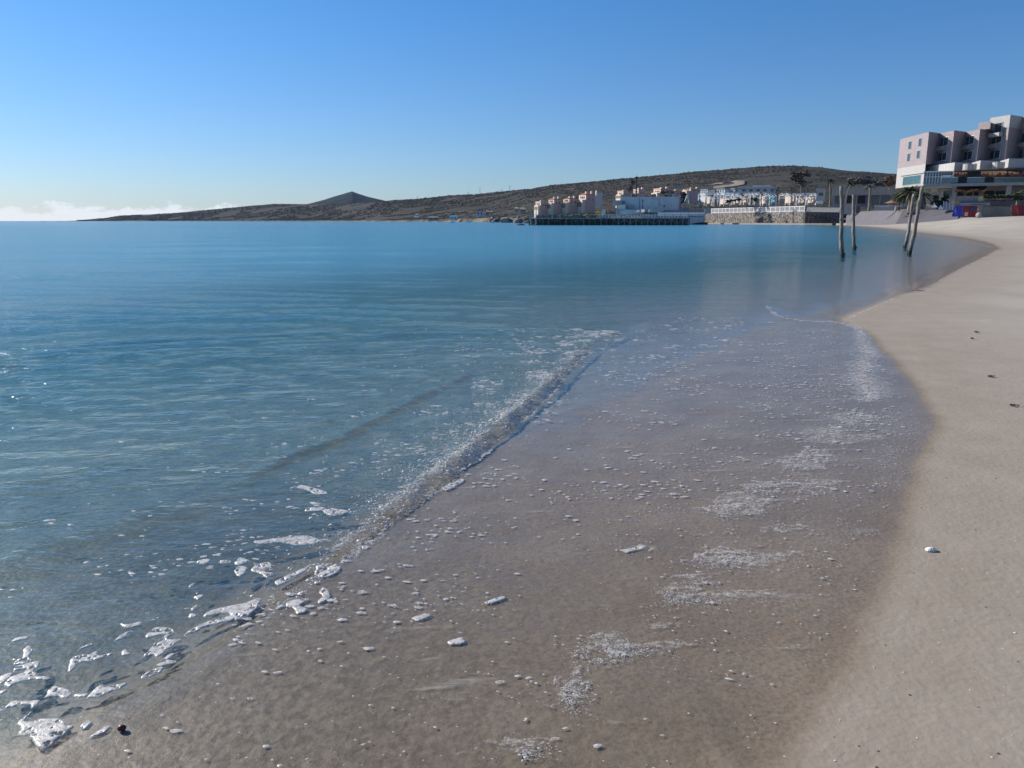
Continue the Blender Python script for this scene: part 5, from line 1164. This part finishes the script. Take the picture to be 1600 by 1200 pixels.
add_patch([(1310,500),(1330,503),(1345,511),(1352,520),(1350,530),(1358,545),(1372,555),(1368,565),(1352,572),(1365,580),(1360,592),(1372,600),(1380,625),(1360,638),(1342,638),(1345,620),(1335,606),(1322,600),(1335,590),(1332,576),(1345,562),(1345,548),(1336,530),(1340,520),(1325,508)], .0008, lv, lf, .03, .62)
ob = link('foam_film', np_mesh('foam_film', np.array(lv), np.array(lf)), mat=FILM); tag(ob, 'thin see-through smears of froth drying on the wet sand', 'foam', kind='stuff')
ob = link('foam_patches', np_mesh('foam_patches', np.array(fv), np.array(ff)), mat=FOAM); tag(ob, 'torn white patches of foam floating behind the breaking wave', 'foam', kind='stuff')

# flecks: small domed discs, each its own bit of froth
def flecks(name, X, Y, S, label, tilt=0.0, lift_=.0003, dome=.07, elong=1.5):
    X = np.asarray(X); Y = np.asarray(Y); S = np.minimum(np.asarray(S), .0125*np.clip(np.hypot(X, Y)/4, 1, 3)); n = len(X); zw, zs, d, fr0 = heights(X, Y); Z = np.maximum(zw, zs)+lift_
    k = 7; ang = rng.uniform(0, 6.28, n); A_ = 2*np.pi*np.arange(k)/k; rad = rng.uniform(.6, 1.25, (n, k)); ex = rng.uniform(1, elong, n)
    lx = np.cos(A_)[None]*rad*ex[:, None]; ly = np.sin(A_)[None]*rad; ca, sa = np.cos(ang)[:, None]*.35+.0, np.sin(ang)[:, None]*.35; nn = np.sqrt(1-sa*sa); ca = nn
    Vx = X[:, None]+S[:, None]*(lx*ca-ly*sa); Vy = Y[:, None]+S[:, None]*(lx*sa+ly*ca)
    tx, ty = rng.normal(0, tilt, n), rng.normal(0, tilt, n)
    Vz = Z[:, None]-.0006+(Vx-X[:, None])*tx[:, None]+(Vy-Y[:, None])*ty[:, None]
    mid = .62; Mx = X[:, None]+(Vx-X[:, None])*mid; My = Y[:, None]+(Vy-Y[:, None])*mid; Mz = Z[:, None]+S[:, None]*dome*.8+(Mx-X[:, None])*tx[:, None]+(My-Y[:, None])*ty[:, None]
    Vc = np.stack([X, Y, Z+S*dome], 1)[:, None, :]; V = np.concatenate([np.stack([Vx, Vy, Vz], 2), np.stack([Mx, My, Mz], 2), Vc], 1)
    f = []
    for j in range(k): j2 = (j+1) % k; f += [(j, j2, k+j2), (j, k+j2, k+j), (k+j, k+j2, 2*k)]
    F = (np.array(f)[None]+(np.arange(n)*(2*k+1))[:, None, None]).reshape(-1, 3)
    ob = link(name, np_mesh(name, V.reshape(-1, 3), F), mat=FOAM); tag(ob, label, 'foam', kind='stuff')
# scattered over the swash sheet
n = 110000; X = rng.uniform(-3.5, 9, n); Y = rng.uniform(.8, 24, n); d, e = edge_d(X, Y); dd, side, arc, _ = dist_poly(X, Y, WAVES[0][0]); tw = dd*side
crv = np.interp(Y, [0, 2, 3, 5, 9, 14, 24], [.1, .22, .34, .42, .26, .08, .01])
clump = fbm(X*1.6, Y*1.1, 4); line_ = fbm(X*1.3+Y*.5, Y*5.5, 4); dens = crv*np.clip((clump-.34)*6, .12, 1.4)*np.clip((line_-.39)*9, .22, 2.2)
keep = (d < -.12) & (Y < 13.5) & (tw < -.05) & (rng.random(n) < dens)
Xs, Ys, ds = X[keep], Y[keep], d[keep]
S = np.exp(rng.normal(np.log(.0058), .55, len(Xs)))*np.clip(1-.35*np.clip((ds+1.6)/1.4, 0, 1), .4, 1)*np.interp(Ys, [2, 5, 12], [.95, 1.3, 2.0])
flecks('foam_flecks', Xs, Ys, S, 'white foam flecks scattered over the thin swash sheet', elong=2.2)
# tiny bubbles near the wet edge
n = 42000; X = rng.uniform(-1, 9, n); Y = rng.uniform(1.2, 12, n); d, e = edge_d(X, Y); cl_ = fbm(X*3, Y*3+20, 4)
keep = (d < -.06) & (d > -1.5) & (rng.random(n) < np.clip((cl_-.40)*5, 0, .8)*np.interp(Y, [1, 2, 3, 12], [.15, .35, .9, .8]))
flecks('foam_bubbles', X[keep], Y[keep], np.exp(rng.normal(np.log(.0034), .35, keep.sum()))*np.interp(Y[keep], [2, 6, 12], [1, 1.35, 1.9]), 'fine white bubbles left along the wet edge of the sand', elong=1.8)
# lacy patches of froth
XX, YY, SS = [], [], []
def lace(px_, py_, wx, wy, n, s=.0038):
    s *= .62 if n > 1 else .8; n = int(n*1.5) if n > 1 else 1
    a = rng.normal(0, 1, n)*wx*.33; b_ = rng.normal(0, 1, n)*wy*.33
    for u, v in zip(a, b_):
        g_ = on_level(px_+u, py_+v, .05)
        if fbm(np.array([g_[0]*16]), np.array([g_[1]*16]), 3)[0] > .37: XX.append(g_[0]); YY.append(g_[1]); SS.append(s*math.exp(random.gauss(0, .35))*np.interp(math.hypot(*g_), [3, 6, 12], [.8, 1.15, 1.9]))
for a in ((1255,732,80,30,620,.0038), (1212,770,84,14,620,.004), (1260,771,90,10,160,.0035), (1165,802,90,34,620,.0036), (1125,882,80,24,520,.0038), (1190,890,110,30,240,.003), (1060,944,70,26,330,.0034), (1140,950,160,16,260,.003), (950,1031,74,34,620,.0034), (895,1100,50,54,420,.003), (1340,665,70,16,300,.004), (1285,688,60,12,220,.004),
          (1100,920,60,10,160,.0035), (810,1190,80,24,200,.0035), (1420,690,90,60,260,.003), (1400,740,80,60,260,.003), (1000,1033,120,12,160,.0028), (1300,830,140,60,360,.0028), (1120,806,60,12,120,.003)): lace(*a)
# bright froth line where the swash turns back on itself
foamline = [(1318,504),(1340,512),(1350,525),(1352,545),(1360,562),(1356,580),(1345,598),(1358,616),(1362,632)]
for (x0, y0), (x1, y1) in zip(foamline[:-1], foamline[1:]):
    for _ in range(240):
        u = random.random(); wd = 5+9*(y0-500)/130; lace(x0+(x1-x0)*u+random.gauss(0, wd)*.8, y0+(y1-y0)*u, 8, 3, 1, .0055)
for (x0, y0), (x1, y1) in zip([(1198,474),(1212,487),(1240,496),(1270,500),(1300,501)], [(1212,487),(1240,496),(1270,500),(1300,501),(1340,508)]):
    for _ in range(90): u = random.random(); lace(x0+(x1-x0)*u, y0+(y1-y0)*u, 5, 2, 1, .007)
for pl, nn in (([(1320,499),(1345,486),(1372,474),(1398,464)], 130), ([(1470,437),(1500,420),(1535,404),(1556,393)], 110), ([(1505,375),(1525,379),(1550,386)], 110), ([(1325,368),(1375,367),(1385,366)], 90), ([(1300,353),(1345,353.5)], 60)):
    for (x0, y0), (x1, y1) in zip(pl[:-1], pl[1:]):
        for _ in range(nn): u = random.random(); lace(x0+(x1-x0)*u, y0+(y1-y0)*u, 5, 1.2, 1, .0075*(1+max(0, 450-y0)/45))
flecks('foam_lace', XX, YY, SS, 'lacy specks of white froth clustered on the wet sand', elong=2.4)
# froth tumbling down the breaking crest, and a loose scatter behind it
pl = WAVES[0][0]; seg = np.diff(pl[:, :2], axis=0); cl2 = np.concatenate([[0], np.cumsum(np.hypot(seg[:, 0], seg[:, 1]))]); Lc = cl2[-1]
def along(n, lo, hi):
    s = rng.uniform(lo, hi, n)*Lc; i = np.clip(np.searchsorted(cl2, s)-1, 0, len(seg)-1); u = (s-cl2[i])/(cl2[i+1]-cl2[i]); P_ = pl[i, :2]+seg[i]*u[:, None]; nrm_ = np.stack([-seg[i][:, 1], seg[i][:, 0]], 1); nrm_ /= np.linalg.norm(nrm_, axis=1)[:, None]; return P_, nrm_, s/Lc
P_, N_, s_ = along(26000, .05, .97); tt = np.abs(rng.normal(.02, .035, len(P_)))+rng.exponential(.11, len(P_)); q = P_+N_*tt[:, None]
dens = sstep(2.9, 3.7, q[:, 1])*(1-sstep(6.5, 10.8, q[:, 1]))*np.clip((fbm(q[:, 0]*7, q[:, 1]*7, 4)-.33)*5, 0, 1); q = q[rng.random(len(q)) < dens]
flecks('crest_froth', q[:, 0], q[:, 1], np.exp(rng.normal(np.log(.0030), .5, len(q)))*np.interp(q[:, 1], [2, 5, 12], [.9, 1.3, 2.4]), 'glittering froth tumbling along the breaking crest', tilt=.25, dome=.25)
P_, N_, s_ = along(5200, .05, .85); tt = rng.exponential(.55, len(P_)); q = P_+N_*tt[:, None]; kk = fbm(q[:, 0]*4, q[:, 1]*4, 3) > .50; q = q[kk]
flecks('drifting_foam', q[:, 0], q[:, 1], np.exp(rng.normal(np.log(.0055), .6, len(q)))*np.interp(q[:, 1], [2, 5, 12], [.9, 1.3, 2.2]), 'small scraps of foam drifting behind the wave', elong=2.6)

# ------------------------------------------------------------------ the air
HAZE = 0.000017
t = NT('sea_air'); v = t.n('ShaderNodeVolumePrincipled'); v.inputs['Color'].default_value = (.34, .60, 1, 1); v.inputs['Density'].default_value = HAZE; v.inputs['Anisotropy'].default_value = 0; t.l(v.outputs[0], t.out.inputs['Volume'])
if HAZE > 0:
    ob = MB().box(-9500, 9500, -9500, 9500, -8, 215).build('haze', t.m); tag(ob, 'thin pale sea haze over the whole bay', 'haze', kind='stuff')
